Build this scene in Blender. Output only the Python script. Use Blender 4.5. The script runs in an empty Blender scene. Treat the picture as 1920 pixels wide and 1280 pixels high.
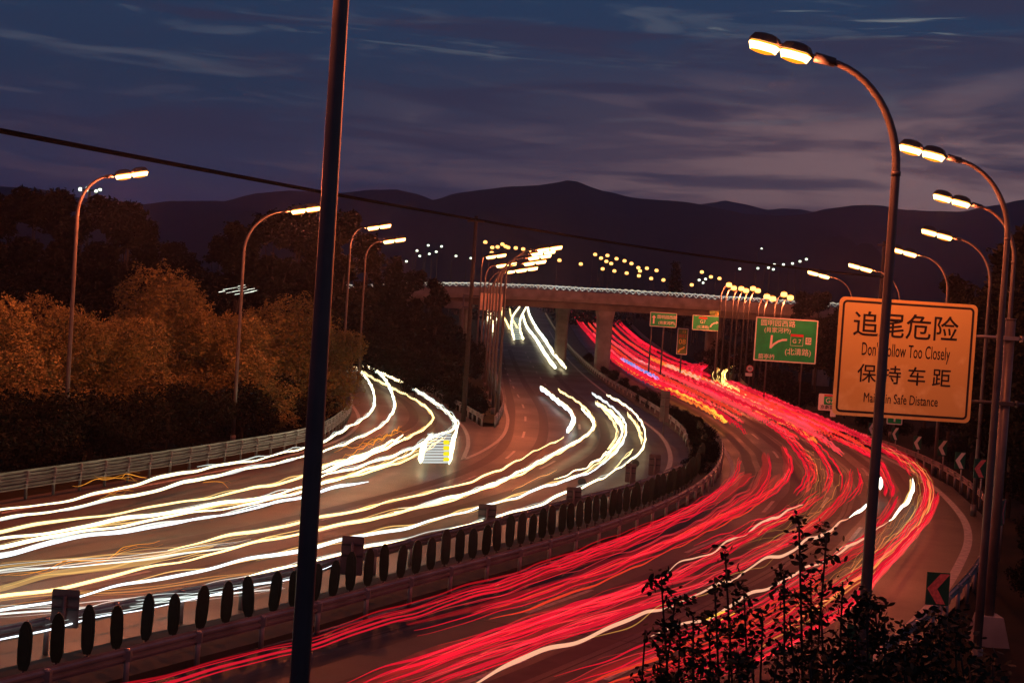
import bpy, bmesh, math, random
from mathutils import Vector, Matrix
from mathutils.geometry import tessellate_polygon
R = math.radians
sc = bpy.context.scene
col = sc.collection
# ------------------------------------------------------------------ camera
F = 2667.0; Y0 = 70.0; CH = 7.8; ROLL = R(3.7); PITCH = math.atan(Y0 / F)
cs, sn = math.cos(ROLL), math.sin(ROLL)
AX = Vector((1, 0, 0)); FW = Vector((0, math.cos(PITCH), -math.sin(PITCH))); UP = Vector((0, math.sin(PITCH), math.cos(PITCH)))
cam_d = bpy.data.cameras.new('camera'); cam = bpy.data.objects.new('camera', cam_d); col.objects.link(cam)
cam_d.sensor_fit = 'HORIZONTAL'; cam_d.sensor_width = 36.0; cam_d.lens = F / 1920 * 36
cam_d.clip_start = 0.2; cam_d.clip_end = 20000
cr = AX * cs + UP * sn; cu = -AX * sn + UP * cs; cb = -FW
M = Matrix((cr, cu, cb)).transposed().to_4x4(); M.translation = (0, 0, CH)
cam.matrix_world = M; sc.camera = cam
# ------------------------------------------------------------------ exposure, sampling
sc.view_settings.view_transform = 'Standard'; sc.view_settings.look = 'None'
sc.view_settings.exposure = 0.0; sc.view_settings.gamma = 1.0
sc.render.engine = 'CYCLES'
sc.cycles.use_denoising = True
sc.cycles.max_bounces = 6; sc.cycles.diffuse_bounces = 2; sc.cycles.glossy_bounces = 2
sc.cycles.transmission_bounces = 2; sc.cycles.transparent_max_bounces = 48; sc.cycles.volume_bounces = 0
sc.cycles.sample_clamp_indirect = 4.0; sc.cycles.caustics_reflective = False; sc.cycles.caustics_refractive = False
# ------------------------------------------------------------------ world: dusk sky with streaky clouds
world = bpy.data.worlds.new("World"); sc.world = world; world.use_nodes = True
def build_world():
    nt = world.node_tree; nt.nodes.clear(); N = nt.nodes.new; L = nt.links.new
    def math_(op, a, b=None, c=None):
        n = N('ShaderNodeMath'); n.operation = op
        for i, v in enumerate((a, b, c)):
            if v is None: continue
            if isinstance(v, (int, float)): n.inputs[i].default_value = v
            else: L(v, n.inputs[i])
        return n.outputs[0]
    def sm(v, a, b, lo=0.0, hi=1.0):
        n = N('ShaderNodeMapRange'); n.interpolation_type = 'SMOOTHSTEP'
        L(v, n.inputs[0]); n.inputs[1].default_value = a; n.inputs[2].default_value = b
        n.inputs[3].default_value = lo; n.inputs[4].default_value = hi
        return n.outputs[0]
    def mix(f, a, b, mode='MIX'):
        n = N('ShaderNodeMix'); n.data_type = 'RGBA'; n.blend_type = mode
        if isinstance(f, (int, float)): n.inputs[0].default_value = f
        else: L(f, n.inputs[0])
        for i, v in ((6, a), (7, b)):
            if isinstance(v, tuple): n.inputs[i].default_value = (*v, 1)
            else: L(v, n.inputs[i])
        return n.outputs[2]
    tc = N('ShaderNodeTexCoord'); sep = N('ShaderNodeSeparateXYZ'); L(tc.outputs['Generated'], sep.inputs[0])
    x, y, z = sep.outputs
    sky = N('ShaderNodeTexSky'); sky.sky_type = 'NISHITA'; sky.sun_disc = False
    sky.sun_elevation = R(-4); sky.sun_rotation = R(60); sky.air_density = 1.4; sky.dust_density = 2.0
    ramp = N('ShaderNodeValToRGB'); e = ramp.color_ramp.elements
    e[0].position = 0.0; e[0].color = (.026, .018, .042, 1)
    e[1].position = 1.0; e[1].color = (.008, .020, .052, 1)
    for p, c in ((.10, (.024, .019, .044, 1)), (.2, (.022, .025, .056, 1)), (.34, (.012, .024, .054, 1)), (.55, (.010, .028, .066, 1))):
        el = e.new(p); el.color = c
    L(math_('MULTIPLY', z, 2.5), ramp.inputs[0])
    right = sm(x, -0.20, 0.28)
    band = math_('MULTIPLY', sm(z, -0.02, 0.055), sm(z, 0.20, 0.10))
    warm = math_('MULTIPLY', right, band)
    def noise(sx, sy, sz, scale, detail, off, dist=0.4, rough=.55):
        mp = N('ShaderNodeMapping'); mp.inputs['Scale'].default_value = (sx, sy, sz); mp.inputs['Location'].default_value = off
        L(tc.outputs['Generated'], mp.inputs[0])
        n = N('ShaderNodeTexNoise'); n.inputs['Scale'].default_value = scale; n.inputs['Detail'].default_value = detail
        n.inputs['Roughness'].default_value = rough; n.inputs['Distortion'].default_value = dist
        L(mp.outputs[0], n.inputs[0]); return n.outputs[0]
    big = noise(1, 1, 7, 3.2, 5, (1.7, .3, .2), .5)
    fine = noise(1.6, 1, 13, 5.0, 8, (4.1, 2.2, .7), .9, .6)
    wisp = noise(1.2, 1, 20, 6.0, 9, (8.3, 5.1, 2.9), 1.2, .62)
    cl1 = math_('MULTIPLY', sm(big, .45, .57), warm)
    base = mix(warm, ramp.outputs[0], mix(.75, ramp.outputs[0], (.090, .052, .064)))
    c1 = mix(cl1, base, (.165, .102, .110))
    m2 = math_('MULTIPLY', sm(fine, .53, .70), sm(z, .02, .07))
    c2 = mix(math_('MULTIPLY', m2, .38), c1, mix(sm(z, .07, .17), (.100, .058, .070), (.085, .098, .125)))
    m3 = math_('MULTIPLY', sm(wisp, .58, .72), math_('MULTIPLY', sm(z, .15, .21), sm(x, -.5, .05)))
    c3 = mix(math_('MULTIPLY', m3, .8), c2, (.17, .19, .19))
    dark = math_('MULTIPLY', sm(noise(1, 1, 11, 4.0, 4, (2.2, 7.7, 5.0), .6), .50, .64), sm(z, .02, .06))
    c4 = mix(math_('MULTIPLY', dark, .75), c3, (.020, .020, .044))
    add = mix(1.0, c4, mix(1.0, sky.outputs[0], (.05, .05, .05), 'MULTIPLY'), 'ADD')
    bg = N('ShaderNodeBackground'); L(add, bg.inputs[0]); bg.inputs[1].default_value = 1.5
    out = N('ShaderNodeOutputWorld'); L(bg.outputs[0], out.inputs[0])
build_world()
# the last afterglow, a very weak soft sun
sd = bpy.data.lights.new('afterglow', 'SUN'); sd.energy = 0.02; sd.angle = R(20); sd.color = (1, .72, .68)
so = bpy.data.objects.new('afterglow', sd); col.objects.link(so); so.rotation_euler = (R(78), 0, R(120))
LAMP_COL = (1.0, .175, .055)
LAMP_W = 3000.0
rnd = random.Random(7)
# ------------------------------------------------------------------ geometry helpers
def zr(Y):                                     # height of the road along the valley
    s = max(0.0, min(1.0, (Y - 150) / 350)); return 7.0 * s * s * (3 - 2 * s)
def ray(px, py):
    dx, dy = px - 960, py - 640
    x = dx * cs + dy * sn; y = -dx * sn + dy * cs
    return AX * x + FW * F - UP * y
def P(px, py, h=0.0):                          # the ground point (plus h) seen at a pixel of the photograph
    d = ray(px, py); d = d / d.y
    lo, hi = 3.0, 900.0
    f = lambda Y: CH + d.z * Y - zr(Y) - h
    if f(hi) > 0: return Vector((d.x * hi, hi, zr(hi) + h))
    for _ in range(50):
        m = (lo + hi) / 2
        if f(m) > 0: lo = m
        else: hi = m
    return Vector((d.x * lo, lo, zr(lo) + h))
def Q(px, py, Y):                              # the point at depth Y
    d = ray(px, py); d = d / d.y * Y
    return Vector((d.x, Y, CH + d.z))
def catmull(pts, step):
    pts = [Vector(p) for p in pts]
    if len(pts) < 2: return pts
    ext = [pts[0] * 2 - pts[1]] + pts + [pts[-1] * 2 - pts[-2]]
    dense = []
    for i in range(1, len(ext) - 2):
        p0, p1, p2, p3 = ext[i - 1:i + 3]
        a = max((p1 - p0).length, .01) ** .5; b = max((p2 - p1).length, .01) ** .5; c = max((p3 - p2).length, .01) ** .5
        t0, t1 = 0, a; t2 = t1 + b; t3 = t2 + c
        for k in range(24):
            t = t1 + (t2 - t1) * k / 24
            A1 = p0 * ((t1 - t) / (t1 - t0)) + p1 * ((t - t0) / (t1 - t0))
            A2 = p1 * ((t2 - t) / (t2 - t1)) + p2 * ((t - t1) / (t2 - t1))
            A3 = p2 * ((t3 - t) / (t3 - t2)) + p3 * ((t - t2) / (t3 - t2))
            B1 = A1 * ((t2 - t) / (t2 - t0)) + A2 * ((t - t0) / (t2 - t0))
            B2 = A2 * ((t3 - t) / (t3 - t1)) + A3 * ((t - t1) / (t3 - t1))
            dense.append(B1 * ((t2 - t) / (t2 - t1)) + B2 * ((t - t1) / (t2 - t1)))
    dense.append(pts[-1])
    out = [dense[0]]; acc = 0.0
    for a, b in zip(dense, dense[1:]):
        l = (b - a).length
        if l < 1e-9: continue
        pos = 0.0
        while acc + (l - pos) >= step:
            pos += step - acc; acc = 0.0
            out.append(a.lerp(b, pos / l))
        acc += l - pos
    if (out[-1] - dense[-1]).length > step * .3: out.append(dense[-1])
    return out
class MB:
    def __init__(s): s.v = []; s.f = []; s.m = []; s.smooth = []
    def add(s, vs, fs, mat=0, smooth=False):
        o = len(s.v); s.v += [tuple(v) for v in vs]
        for f in fs: s.f.append([i + o for i in f]); s.m.append(mat); s.smooth.append(smooth)
        return s
    def box(s, c, d, mat=0, rz=0.0, M=None):
        hx, hy, hz = d[0] / 2, d[1] / 2, d[2] / 2
        vs = [Vector((x, y, z)) for x in (-hx, hx) for y in (-hy, hy) for z in (-hz, hz)]
        T = M if M is not None else Matrix.Rotation(rz, 3, 'Z')
        vs = [T @ v + Vector(c) for v in vs]
        return s.add(vs, [(0, 1, 3, 2), (4, 6, 7, 5), (0, 4, 5, 1), (2, 3, 7, 6), (0, 2, 6, 4), (1, 5, 7, 3)], mat)
    def tube(s, pts, r, n=8, mat=0, cap=True, smooth=True):
        pts = [Vector(p) for p in pts]
        rs = r if isinstance(r, (list, tuple)) else [r] * len(pts)
        vs = []; ref = None
        for i, p in enumerate(pts):
            t = (pts[min(i + 1, len(pts) - 1)] - pts[max(i - 1, 0)]).normalized()
            if ref is None: ref = Vector((1, 0, 0)) if abs(t.x) < .8 else Vector((0, 1, 0))
            a = (ref - t * ref.dot(t)).normalized(); b = t.cross(a); ref = a
            for k in range(n):
                an = 2 * math.pi * k / n; vs.append(p + (a * math.cos(an) + b * math.sin(an)) * rs[i])
        fs = []
        for i in range(len(pts) - 1):
            for k in range(n):
                k2 = (k + 1) % n; fs.append((i * n + k, i * n + k2, (i + 1) * n + k2, (i + 1) * n + k))
        s.add(vs, fs, mat, smooth)
        if cap:
            o = len(s.v) - len(vs)
            s.f.append([o + k for k in reversed(range(n))]); s.m.append(mat); s.smooth.append(False)
            s.f.append([o + (len(pts) - 1) * n + k for k in range(n)]); s.m.append(mat); s.smooth.append(False)
        return s
    def prism(s, poly, y0, y1, mat=0):         # outline in x,z extruded along y
        n = len(poly); vs = [(x, y0, z) for x, z in poly] + [(x, y1, z) for x, z in poly]
        fs = [tuple(range(n)), tuple(reversed(range(n, 2 * n)))]
        fs += [(i, i + n, (i + 1) % n + n, (i + 1) % n) for i in range(n)]
        return s.add(vs, fs, mat)
    def mesh(s, name, mats):
        me = bpy.data.meshes.new(name); me.from_pydata(s.v, [], s.f)
        for m in (mats if isinstance(mats, (list, tuple)) else [mats]): me.materials.append(m)
        me.polygons.foreach_set('material_index', s.m); me.polygons.foreach_set('use_smooth', s.smooth)
        me.update(); return me
    def build(s, name, mats, parent=None, loc=None):
        return link(name, s.mesh(name, mats), parent, loc)
def link(name, me, parent=None, loc=None):
    o = bpy.data.objects.new(name, me); col.objects.link(o)
    if parent is not None: o.parent = parent
    if loc is not None: o.location = loc
    return o
def tag(o, label=None, cat=None, group=None, kind=None):
    if label: o['label'] = label
    if cat: o['category'] = cat
    if group: o['group'] = group
    if kind: o['kind'] = kind
    return o
def empty(name, loc, rz=0.0):
    o = bpy.data.objects.new(name, None); col.objects.link(o); o.location = loc; o.rotation_euler = (0, 0, rz)
    o.empty_display_size = .3; return o
def copy_tree(o, parent=None):
    c = o.copy(); col.objects.link(c)
    if parent is not None: c.parent = parent
    for ch in list(o.children): copy_tree(ch, c)
    return c
# ------------------------------------------------------------------ materials
MATS = {}
def mat(name, rgb, rough=.6, metal=0.0, noise=None, emit=None, spec=.5, bump=0.0):
    if name in MATS: return MATS[name]
    m = bpy.data.materials.new(name); m.use_nodes = True; nt = m.node_tree; b = nt.nodes['Principled BSDF']
    b.inputs['Base Color'].default_value = (*rgb, 1); b.inputs['Roughness'].default_value = rough
    b.inputs['Metallic'].default_value = metal; b.inputs['Specular IOR Level'].default_value = spec
    if noise:                                   # (scale, amount, detail[, second colour])
        tc = nt.nodes.new('ShaderNodeTexCoord'); n = nt.nodes.new('ShaderNodeTexNoise')
        n.inputs['Scale'].default_value = noise[0]; n.inputs['Detail'].default_value = noise[2]
        nt.links.new(tc.outputs['Object'], n.inputs[0])
        mx = nt.nodes.new('ShaderNodeMix'); mx.data_type = 'RGBA'
        r2 = nt.nodes.new('ShaderNodeMapRange'); r2.inputs[1].default_value = .35; r2.inputs[2].default_value = .65
        nt.links.new(n.outputs[0], r2.inputs[0]); nt.links.new(r2.outputs[0], mx.inputs[0])
        c2 = noise[3] if len(noise) > 3 else tuple(c * (1 - noise[1]) for c in rgb)
        mx.inputs[6].default_value = (*rgb, 1); mx.inputs[7].default_value = (*c2, 1)
        nt.links.new(mx.outputs[2], b.inputs['Base Color'])
        if bump:
            bp = nt.nodes.new('ShaderNodeBump'); bp.inputs['Strength'].default_value = bump
            nt.links.new(n.outputs[0], bp.inputs['Height']); nt.links.new(bp.outputs[0], b.inputs['Normal'])
    if emit:
        b.inputs['Emission Color'].default_value = (*emit[0], 1); b.inputs['Emission Strength'].default_value = emit[1]
    MATS[name] = m; return m
def glow(rgb, s):
    k = 'glow %s %.2f' % (','.join('%.2f' % c for c in rgb), s)
    if k in MATS: return MATS[k]
    m = bpy.data.materials.new(k); m.use_nodes = True; nt = m.node_tree; nt.nodes.clear()
    e = nt.nodes.new('ShaderNodeEmission'); e.inputs[0].default_value = (*rgb, 1); e.inputs[1].default_value = s
    o = nt.nodes.new('ShaderNodeOutputMaterial'); nt.links.new(e.outputs[0], o.inputs[0])
    MATS[k] = m; return m
def aura(rgb, s):
    k = 'aura %s %.2f' % (','.join('%.2f' % c for c in rgb), s)
    if k in MATS: return MATS[k]
    m = bpy.data.materials.new(k); m.use_nodes = True; nt = m.node_tree; nt.nodes.clear()
    e = nt.nodes.new('ShaderNodeEmission'); e.inputs[0].default_value = (*rgb, 1); e.inputs[1].default_value = s * .5
    t = nt.nodes.new('ShaderNodeBsdfTransparent'); a = nt.nodes.new('ShaderNodeAddShader')
    o = nt.nodes.new('ShaderNodeOutputMaterial'); nt.links.new(e.outputs[0], a.inputs[0]); nt.links.new(t.outputs[0], a.inputs[1]); nt.links.new(a.outputs[0], o.inputs[0])
    MATS[k] = m; return m
def asphalt_mat():
    m = bpy.data.materials.new('asphalt'); m.use_nodes = True; nt = m.node_tree; b = nt.nodes['Principled BSDF']
    tc = nt.nodes.new('ShaderNodeTexCoord'); L = nt.links.new
    def nz(scale, det, sc3=(1, 1, 1)):
        mp = nt.nodes.new('ShaderNodeMapping'); mp.inputs['Scale'].default_value = sc3; L(tc.outputs['Object'], mp.inputs[0])
        n = nt.nodes.new('ShaderNodeTexNoise'); n.inputs['Scale'].default_value = scale; n.inputs['Detail'].default_value = det
        L(mp.outputs[0], n.inputs[0]); return n.outputs[0]
    n1 = nz(.14, 6); n2 = nz(1.3, 8); n3 = nz(45, 3)
    r = nt.nodes.new('ShaderNodeValToRGB'); r.color_ramp.elements[0].position = .33; r.color_ramp.elements[1].position = .70
    r.color_ramp.elements[0].color = (.034, .032, .029, 1); r.color_ramp.elements[1].color = (.074, .069, .060, 1); L(n1, r.inputs[0])
    mx = nt.nodes.new('ShaderNodeMix'); mx.data_type = 'RGBA'; mx.blend_type = 'MULTIPLY'; mx.inputs[0].default_value = .8
    r2 = nt.nodes.new('ShaderNodeValToRGB'); r2.color_ramp.elements[0].position = .3; r2.color_ramp.elements[1].position = .7
    r2.color_ramp.elements[0].color = (.62, .62, .62, 1); r2.color_ramp.elements[1].color = (1.1, 1.1, 1.1, 1); L(n2, r2.inputs[0])
    L(r.outputs[0], mx.inputs[6]); L(r2.outputs[0], mx.inputs[7]); L(mx.outputs[2], b.inputs['Base Color'])
    rr = nt.nodes.new('ShaderNodeMapRange'); rr.inputs[1].default_value = .3; rr.inputs[2].default_value = .7
    rr.inputs[3].default_value = .36; rr.inputs[4].default_value = .60; L(n1, rr.inputs[0]); L(rr.outputs[0], b.inputs['Roughness'])
    bp = nt.nodes.new('ShaderNodeBump'); bp.inputs['Strength'].default_value = .35; bp.inputs['Distance'].default_value = .02
    L(n3, bp.inputs['Height']); L(bp.outputs[0], b.inputs['Normal'])
    b.inputs['Specular IOR Level'].default_value = .13
    return m
ASPHALT = asphalt_mat()
SOIL = mat('soil and grass', (.009, .011, .006), .95, noise=(.6, .5, 8, (.018, .014, .009)), spec=.05)
GRASS = mat('verge grass', (.022, .030, .011), .95, noise=(1.5, .5, 8, (.040, .036, .016)), spec=.1)
PAINT = mat('road paint', (.34, .32, .29), .6, noise=(5, .5, 6))
STEEL = mat('galvanised steel', (.30, .29, .28), .42, .55, noise=(1.5, .35, 6))
POLE = mat('pole paint', (.095, .088, .085), .42, .2, noise=(2.5, .3, 6))
DARKM = mat('dark metal', (.05, .05, .05), .5, .3)
CONC = mat('concrete', (.26, .24, .22), .85, noise=(.8, .4, 8), bump=.15)
CONCD = mat('darker concrete', (.17, .155, .14), .85, noise=(.5, .5, 8))  # deeper tone than the deck, for girder and cap beam
PANEL = mat('dark green plastic', (.022, .046, .018), .5, noise=(6, .4, 4))
SIGNBACK = mat('sign back aluminium', (.17, .14, .13), .6, .2, noise=(3, .3, 5))
GREEN = mat('sign green', (.004, .50, .13), .5, noise=(1.2, .25, 5))
WHITE = mat('sign white', (.82, .78, .70), .5)
REDP = mat('sign red', (.62, .03, .03), .5)
BLACK = mat('sign black', (.012, .010, .010), .6)
YELLOWP = mat('sign yellow', (.80, .58, .06), .5)
BARK = mat('bark', (.055, .042, .032), .9, noise=(6, .4, 6))
LEAF = mat('locust leaves', (.24, .19, .055), .7, noise=(.6, .5, 4, (.09, .08, .025)), spec=.2)
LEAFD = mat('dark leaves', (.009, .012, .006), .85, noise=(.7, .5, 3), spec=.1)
LEAFN = mat('near shrub leaves', (.028, .034, .016), .7, noise=(3, .5, 3), spec=.2)
# ------------------------------------------------------------------ the setting
def ground():
    xs = [-3000, -1500, -600, -250, -120, -60, -35] + list(range(-30, 61, 6)) + [80, 140, 300, 700, 1500, 3000]
    ys = [-60, -20] + list(range(0, 150, 10)) + list(range(150, 520, 10)) + [600, 800, 1100, 1500, 2200, 3200, 4600]
    mb = MB(); n = len(xs)
    vs = [(x, y, zr(y) - .12) for y in ys for x in xs]
    fs = [(j * n + i, j * n + i + 1, (j + 1) * n + i + 1, (j + 1) * n + i) for j in range(len(ys) - 1) for i in range(n - 1)]
    mb.add(vs, fs, 0, True)
    tag(mb.build('ground', SOIL), kind='structure')
ground()
def sheet(name, pts, m, dz, kind='structure'):
    """flat sheet filling an outline of ground points, following the rise of the valley"""
    pts = [Vector((p.x, p.y, 0)) for p in pts]
    bm = bmesh.new(); vs = [bm.verts.new(p) for p in pts]
    for t in tessellate_polygon([pts]):
        try: bm.faces.new([vs[i] for i in t])
        except ValueError: pass
    for Y in list(range(152, 500, 8)):
        bmesh.ops.bisect_plane(bm, geom=bm.verts[:] + bm.edges[:] + bm.faces[:], plane_co=(0, Y, 0), plane_no=(0, 1, 0))
    for v in bm.verts: v.co.z = zr(v.co.y) + dz
    bmesh.ops.recalc_face_normals(bm, faces=bm.faces[:])
    if sum(f.normal.z for f in bm.faces) < 0: bmesh.ops.reverse_faces(bm, faces=bm.faces[:])
    me = bpy.data.meshes.new(name); bm.to_mesh(me); bm.free(); me.materials.append(m)
    o = link(name, me); tag(o, kind=kind); return o
def strip(mb, line, w, dz, mat_=0):
    vs = []
    for i, p in enumerate(line):
        t = (line[min(i + 1, len(line) - 1)] - line[max(i - 1, 0)]); t.z = 0; t.normalize()
        nrm = Vector((-t.y, t.x, 0)) * w / 2
        for s in (1, -1):
            q = p + nrm * s; vs.append((q.x, q.y, zr(q.y) + dz))
    mb.add(vs, [(2 * i, 2 * i + 1, 2 * i + 3, 2 * i + 2) for i in range(len(line) - 1)], mat_)
def gl(pix, h=0.0, step=1.0): return catmull([P(*p, h) for p in pix], step)
OUT = [(540, 640), (600, 672), (637, 735), (655, 770), (640, 798), (575, 836), (433, 866), (0, 938), (-300, 990), (-300, 1400), (300, 1900), (1000, 1720), (1300, 1500), (1500, 1352), (1640, 1262), (1735, 1195), (1815, 1110), (1848, 1030), (1842, 965), (1785, 912), (1710, 872), (1600, 828), (1530, 803), (1450, 768), (1400, 740), (1376, 716), (1382, 697), (1405, 682), (1430, 668), (1440, 660), (1400, 661), (1330, 672), (1280, 686), (1262, 686), (1200, 640), (1168, 604), (1150, 582), (893, 574), (898, 605), (910, 655), (922, 715), (941, 755), (930, 800), (903, 800), (840, 758), (760, 709), (640, 657), (560, 628)]
sheet('road', [P(*p) for p in OUT], ASPHALT, 0.0)
MA = [(1015, 590), (1045, 640), (1090, 690), (1130, 722), (1190, 762), (1240, 795), (1275, 825), (1285, 860), (1262, 905), (1180, 945), (1050, 985), (900, 1030), (700, 1085), (500, 1140), (250, 1195), (0, 1255), (-250, 1310)]
MBs = [(1062, 590), (1085, 630), (1120, 672), (1160, 708), (1215, 745), (1270, 775), (1318, 805), (1348, 850), (1332, 915), (1258, 972), (1125, 1030), (955, 1086), (755, 1145), (555, 1205), (330, 1268), (110, 1330), (-120, 1395)]
def median():
    a = [P(*p) for p in MA]; b = [P(*p) for p in MBs]
    def res(c, n):
        d = catmull(c, .5); L = len(d) - 1
        return d
    n = 14; A = []; B = []
    for pts, outl in ((a, A), (b, B)):
        ext = [pts[0] * 2 - pts[1]] + pts + [pts[-1] * 2 - pts[-2]]
        for i in range(1, len(ext) - 2):
            for k in range(n):
                t = k / n; p0, p1, p2, p3 = ext[i - 1:i + 3]
                outl.append(.5 * ((2 * p1) + (p2 - p0) * t + (2 * p0 - 5 * p1 + 4 * p2 - p3) * t * t + (3 * p1 - p0 - 3 * p2 + p3) * t ** 3))
        outl.append(pts[-1])
    mb = MB(); vs = []
    for p, q in zip(A, B):
        p2 = p.lerp(q, .12); q2 = q.lerp(p, .12)
        vs += [(p2.x, p2.y, zr(p2.y) - .05), (p2.x, p2.y, zr(p2.y) + .14), (q2.x, q2.y, zr(q2.y) + .14), (q2.x, q2.y, zr(q2.y) - .05)]
    fs = []
    for i in range(len(A) - 1):
        for k in range(3): fs.append((4 * i + k, 4 * i + k + 1, 4 * i + 5 + k, 4 * i + 4 + k))
    mb.add(vs, fs)
    tag(mb.build('central_reservation', mat('reservation soil', (.030, .024, .020), .9, noise=(1.2, .5, 8, (.014, .016, .008)))), kind='structure')
    return [p.lerp(q, .5) for p, q in zip(A, B)]
MID = median()
# painted lines
pm = MB()
for pix, w in (([(1372, 702), (1368, 712), (1385, 735), (1430, 762), (1500, 798), (1600, 832), (1680, 868), (1740, 905), (1785, 945), (1810, 980), (1815, 1015), (1800, 1055), (1768, 1108), (1715, 1165), (1640, 1232), (1520, 1320)], .30),
               ([(1030, 620), (1060, 668), (1100, 708), (1150, 748), (1200, 785), (1240, 818), (1256, 850), (1252, 880), (1225, 908)], .25),
               ([(655, 752), (672, 780), (668, 800), (640, 822), (560, 850), (300, 905), (0, 962)], .22),
               ([(640, 664), (760, 722), (830, 768), (868, 800), (878, 830), (868, 862)], .22),
               ([(946, 760), (952, 790), (940, 820), (905, 845), (868, 862)], .22),
               ([(1355, 838), (1372, 870), (1371, 895), (1340, 930), (1260, 972), (1100, 1033), (900, 1092), (600, 1182), (300, 1258)], .22),
               ([(905, 600), (920, 660), (936, 720), (946, 760)], .22)):
    strip(pm, gl(pix), w, .006)
BL = [(1068, 588), (1085, 618), (1110, 648), (1150, 690), (1200, 725), (1260, 755), (1310, 782), (1350, 815), (1378, 850), (1385, 885), (1365, 920), (1310, 960), (1220, 1000), (1100, 1040), (940, 1090), (760, 1145), (560, 1200), (300, 1270), (100, 1325)]
BR = [(1150, 592), (1175, 620), (1205, 648), (1265, 682), (1340, 708), (1420, 745), (1500, 780), (1580, 812), (1660, 848), (1715, 882), (1752, 926), (1762, 972), (1740, 1035), (1690, 1097), (1610, 1170), (1500, 1245), (1370, 1330), (1200, 1430), (1020, 1520)]
BLw = [P(*p) for p in BL]; BRw = [P(*p) for p in BR]
def lane(u, t0, t1, n=None):
    """points of a lane at fraction u across the right carriageway, from section t0 to t1"""
    out = []; k = max(2, int((t1 - t0) * 2) + 1)
    for i in range(k):
        t = t0 + (t1 - t0) * i / (k - 1); j = min(int(t), len(BLw) - 2); f = t - j
        out.append(BLw[j].lerp(BLw[j + 1], f).lerp(BRw[j].lerp(BRw[j + 1], f), u))
    return out
for u in (.25, .48, .70):
    c = catmull(lane(u, 2, 17.5), .5)
    for s in range(0, len(c) - 9, 24): strip(pm, c[s:s + 9], .15, .006)
AL1 = gl([(930, 640), (960, 720), (985, 780), (960, 850), (860, 905), (700, 950), (400, 1020), (0, 1085)], 0, .5)
AL2 = gl([(985, 660), (1030, 730), (1085, 790), (1060, 850), (960, 900), (800, 945), (500, 1022), (0, 1130)], 0, .5)
for c in (AL1, AL2):
    for s in range(0, len(c) - 9, 24): strip(pm, c[s:s + 9], .15, .006)
tag(pm.build('lane_marking', PAINT), kind='structure')
WEAR = mat('tyre worn asphalt', (.018, .017, .016), .60, noise=(1.6, .55, 8, (.034, .031, .029)), spec=.2)
TAR = mat('tar seam', (.008, .008, .008), .6, spec=.2)
wm = MB()
for u in (.06, .15, .31, .41, .54, .64, .76, .86):
    strip(wm, catmull(lane(u, 2, 18), 1.0), .55, .0025)
for pix in ([(955, 655), (985, 720), (1018, 780), (1000, 850), (905, 905), (740, 948), (430, 1020), (0, 1098)], [(940, 660), (950, 720), (958, 780), (930, 850), (840, 895), (690, 938), (400, 1002), (0, 1066)], [(1010, 660), (1062, 725), (1128, 790), (1120, 850), (1010, 905), (830, 960), (520, 1036), (0, 1145)], [(700, 720), (765, 760), (770, 795), (700, 825), (500, 875), (250, 925), (0, 975)], [(720, 720), (800, 765), (805, 800), (720, 840), (500, 900), (250, 950), (0, 1005)]):
    strip(wm, gl(pix), .6, .0025)
tag(wm.build('road_wear', WEAR), kind='structure')
tm = MB()
for u, t0, t1 in ((.36, 3, 17), (.59, 8, 18), (.10, 9, 16)): strip(tm, catmull(lane(u, t0, t1), .8), .05, .0042)
for t in (9.5, 11.2, 12.8, 14.3, 15.6): strip(tm, [BLw[int(t)].lerp(BRw[int(t)], f / 12) + Vector((0, .12 * math.sin(f * 1.9 + t), 0)) for f in range(1, 12)], .05, .0046)
tag(tm.build('road_seam', TAR), kind='structure')
# gore island between the slip road and the main carriageway, grassed verge inside
sheet('verge', [P(*p) for p in [(560, 622), (640, 652), (760, 703), (840, 752), (905, 793), (926, 795), (938, 756), (918, 715), (906, 655), (890, 600), (860, 590), (700, 600)]], GRASS, .06)
# ------------------------------------------------------------------ hills
def hills(name, ridge, Yr, Yf, seed, m, zb=0.0):
    rd = random.Random(seed)
    pts = [Q(px, py, Yr) for px, py in ridge]
    xs = []; zs = []
    for a, b in zip(pts, pts[1:]):
        k = max(2, int((b.x - a.x) / 12))
        for i in range(k):
            f = i / k; f2 = f * f * (3 - 2 * f) * .5 + f * .5; xs.append(a.x + (b.x - a.x) * f); zs.append(a.z + (b.z - a.z) * f2)
    xs.append(pts[-1].x); zs.append(pts[-1].z)
    n = len(xs)
    j1 = [rd.uniform(-1, 1) for _ in xs]
    j2 = [sum(j1[max(0, i - 2):i + 3]) / 5 for i in range(n)]
    rows = [(Yf, 0.0), (Yf + (Yr - Yf) * .25, .16), (Yf + (Yr - Yf) * .45, .36), (Yf + (Yr - Yf) * .65, .58), (Yf + (Yr - Yf) * .85, .83), (Yr, 1.0), (Yr + 300, .8), (Yr + 900, 0.0)]
    mb = MB(); vs = []
    ph = rd.uniform(0, 6)
    for Y, f in rows:
        for i, x in enumerate(xs):
            sp = .12 * math.sin(x / 70 + ph + Y / 300) + .08 * math.sin(x / 31 + Y / 170)
            ff = max(0, f + (sp if 0 < f < 1 else 0) * (1 - f) * 2)
            vs.append((x * (Y / Yr if f < 1 else 1), Y, zb + (zs[i] + j2[i] * 2.2 - zb) * min(ff, 1.0)))
    fs = [(j * n + i, j * n + i + 1, (j + 1) * n + i + 1, (j + 1) * n + i) for j in range(len(rows) - 1) for i in range(n - 1)]
    mb.add(vs, fs, 0, True); tag(mb.build(name, m), kind='structure')
HILL = mat('wooded hillside', (.024, .022, .024), 1.0, noise=(.02, .4, 8), spec=0)
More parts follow.
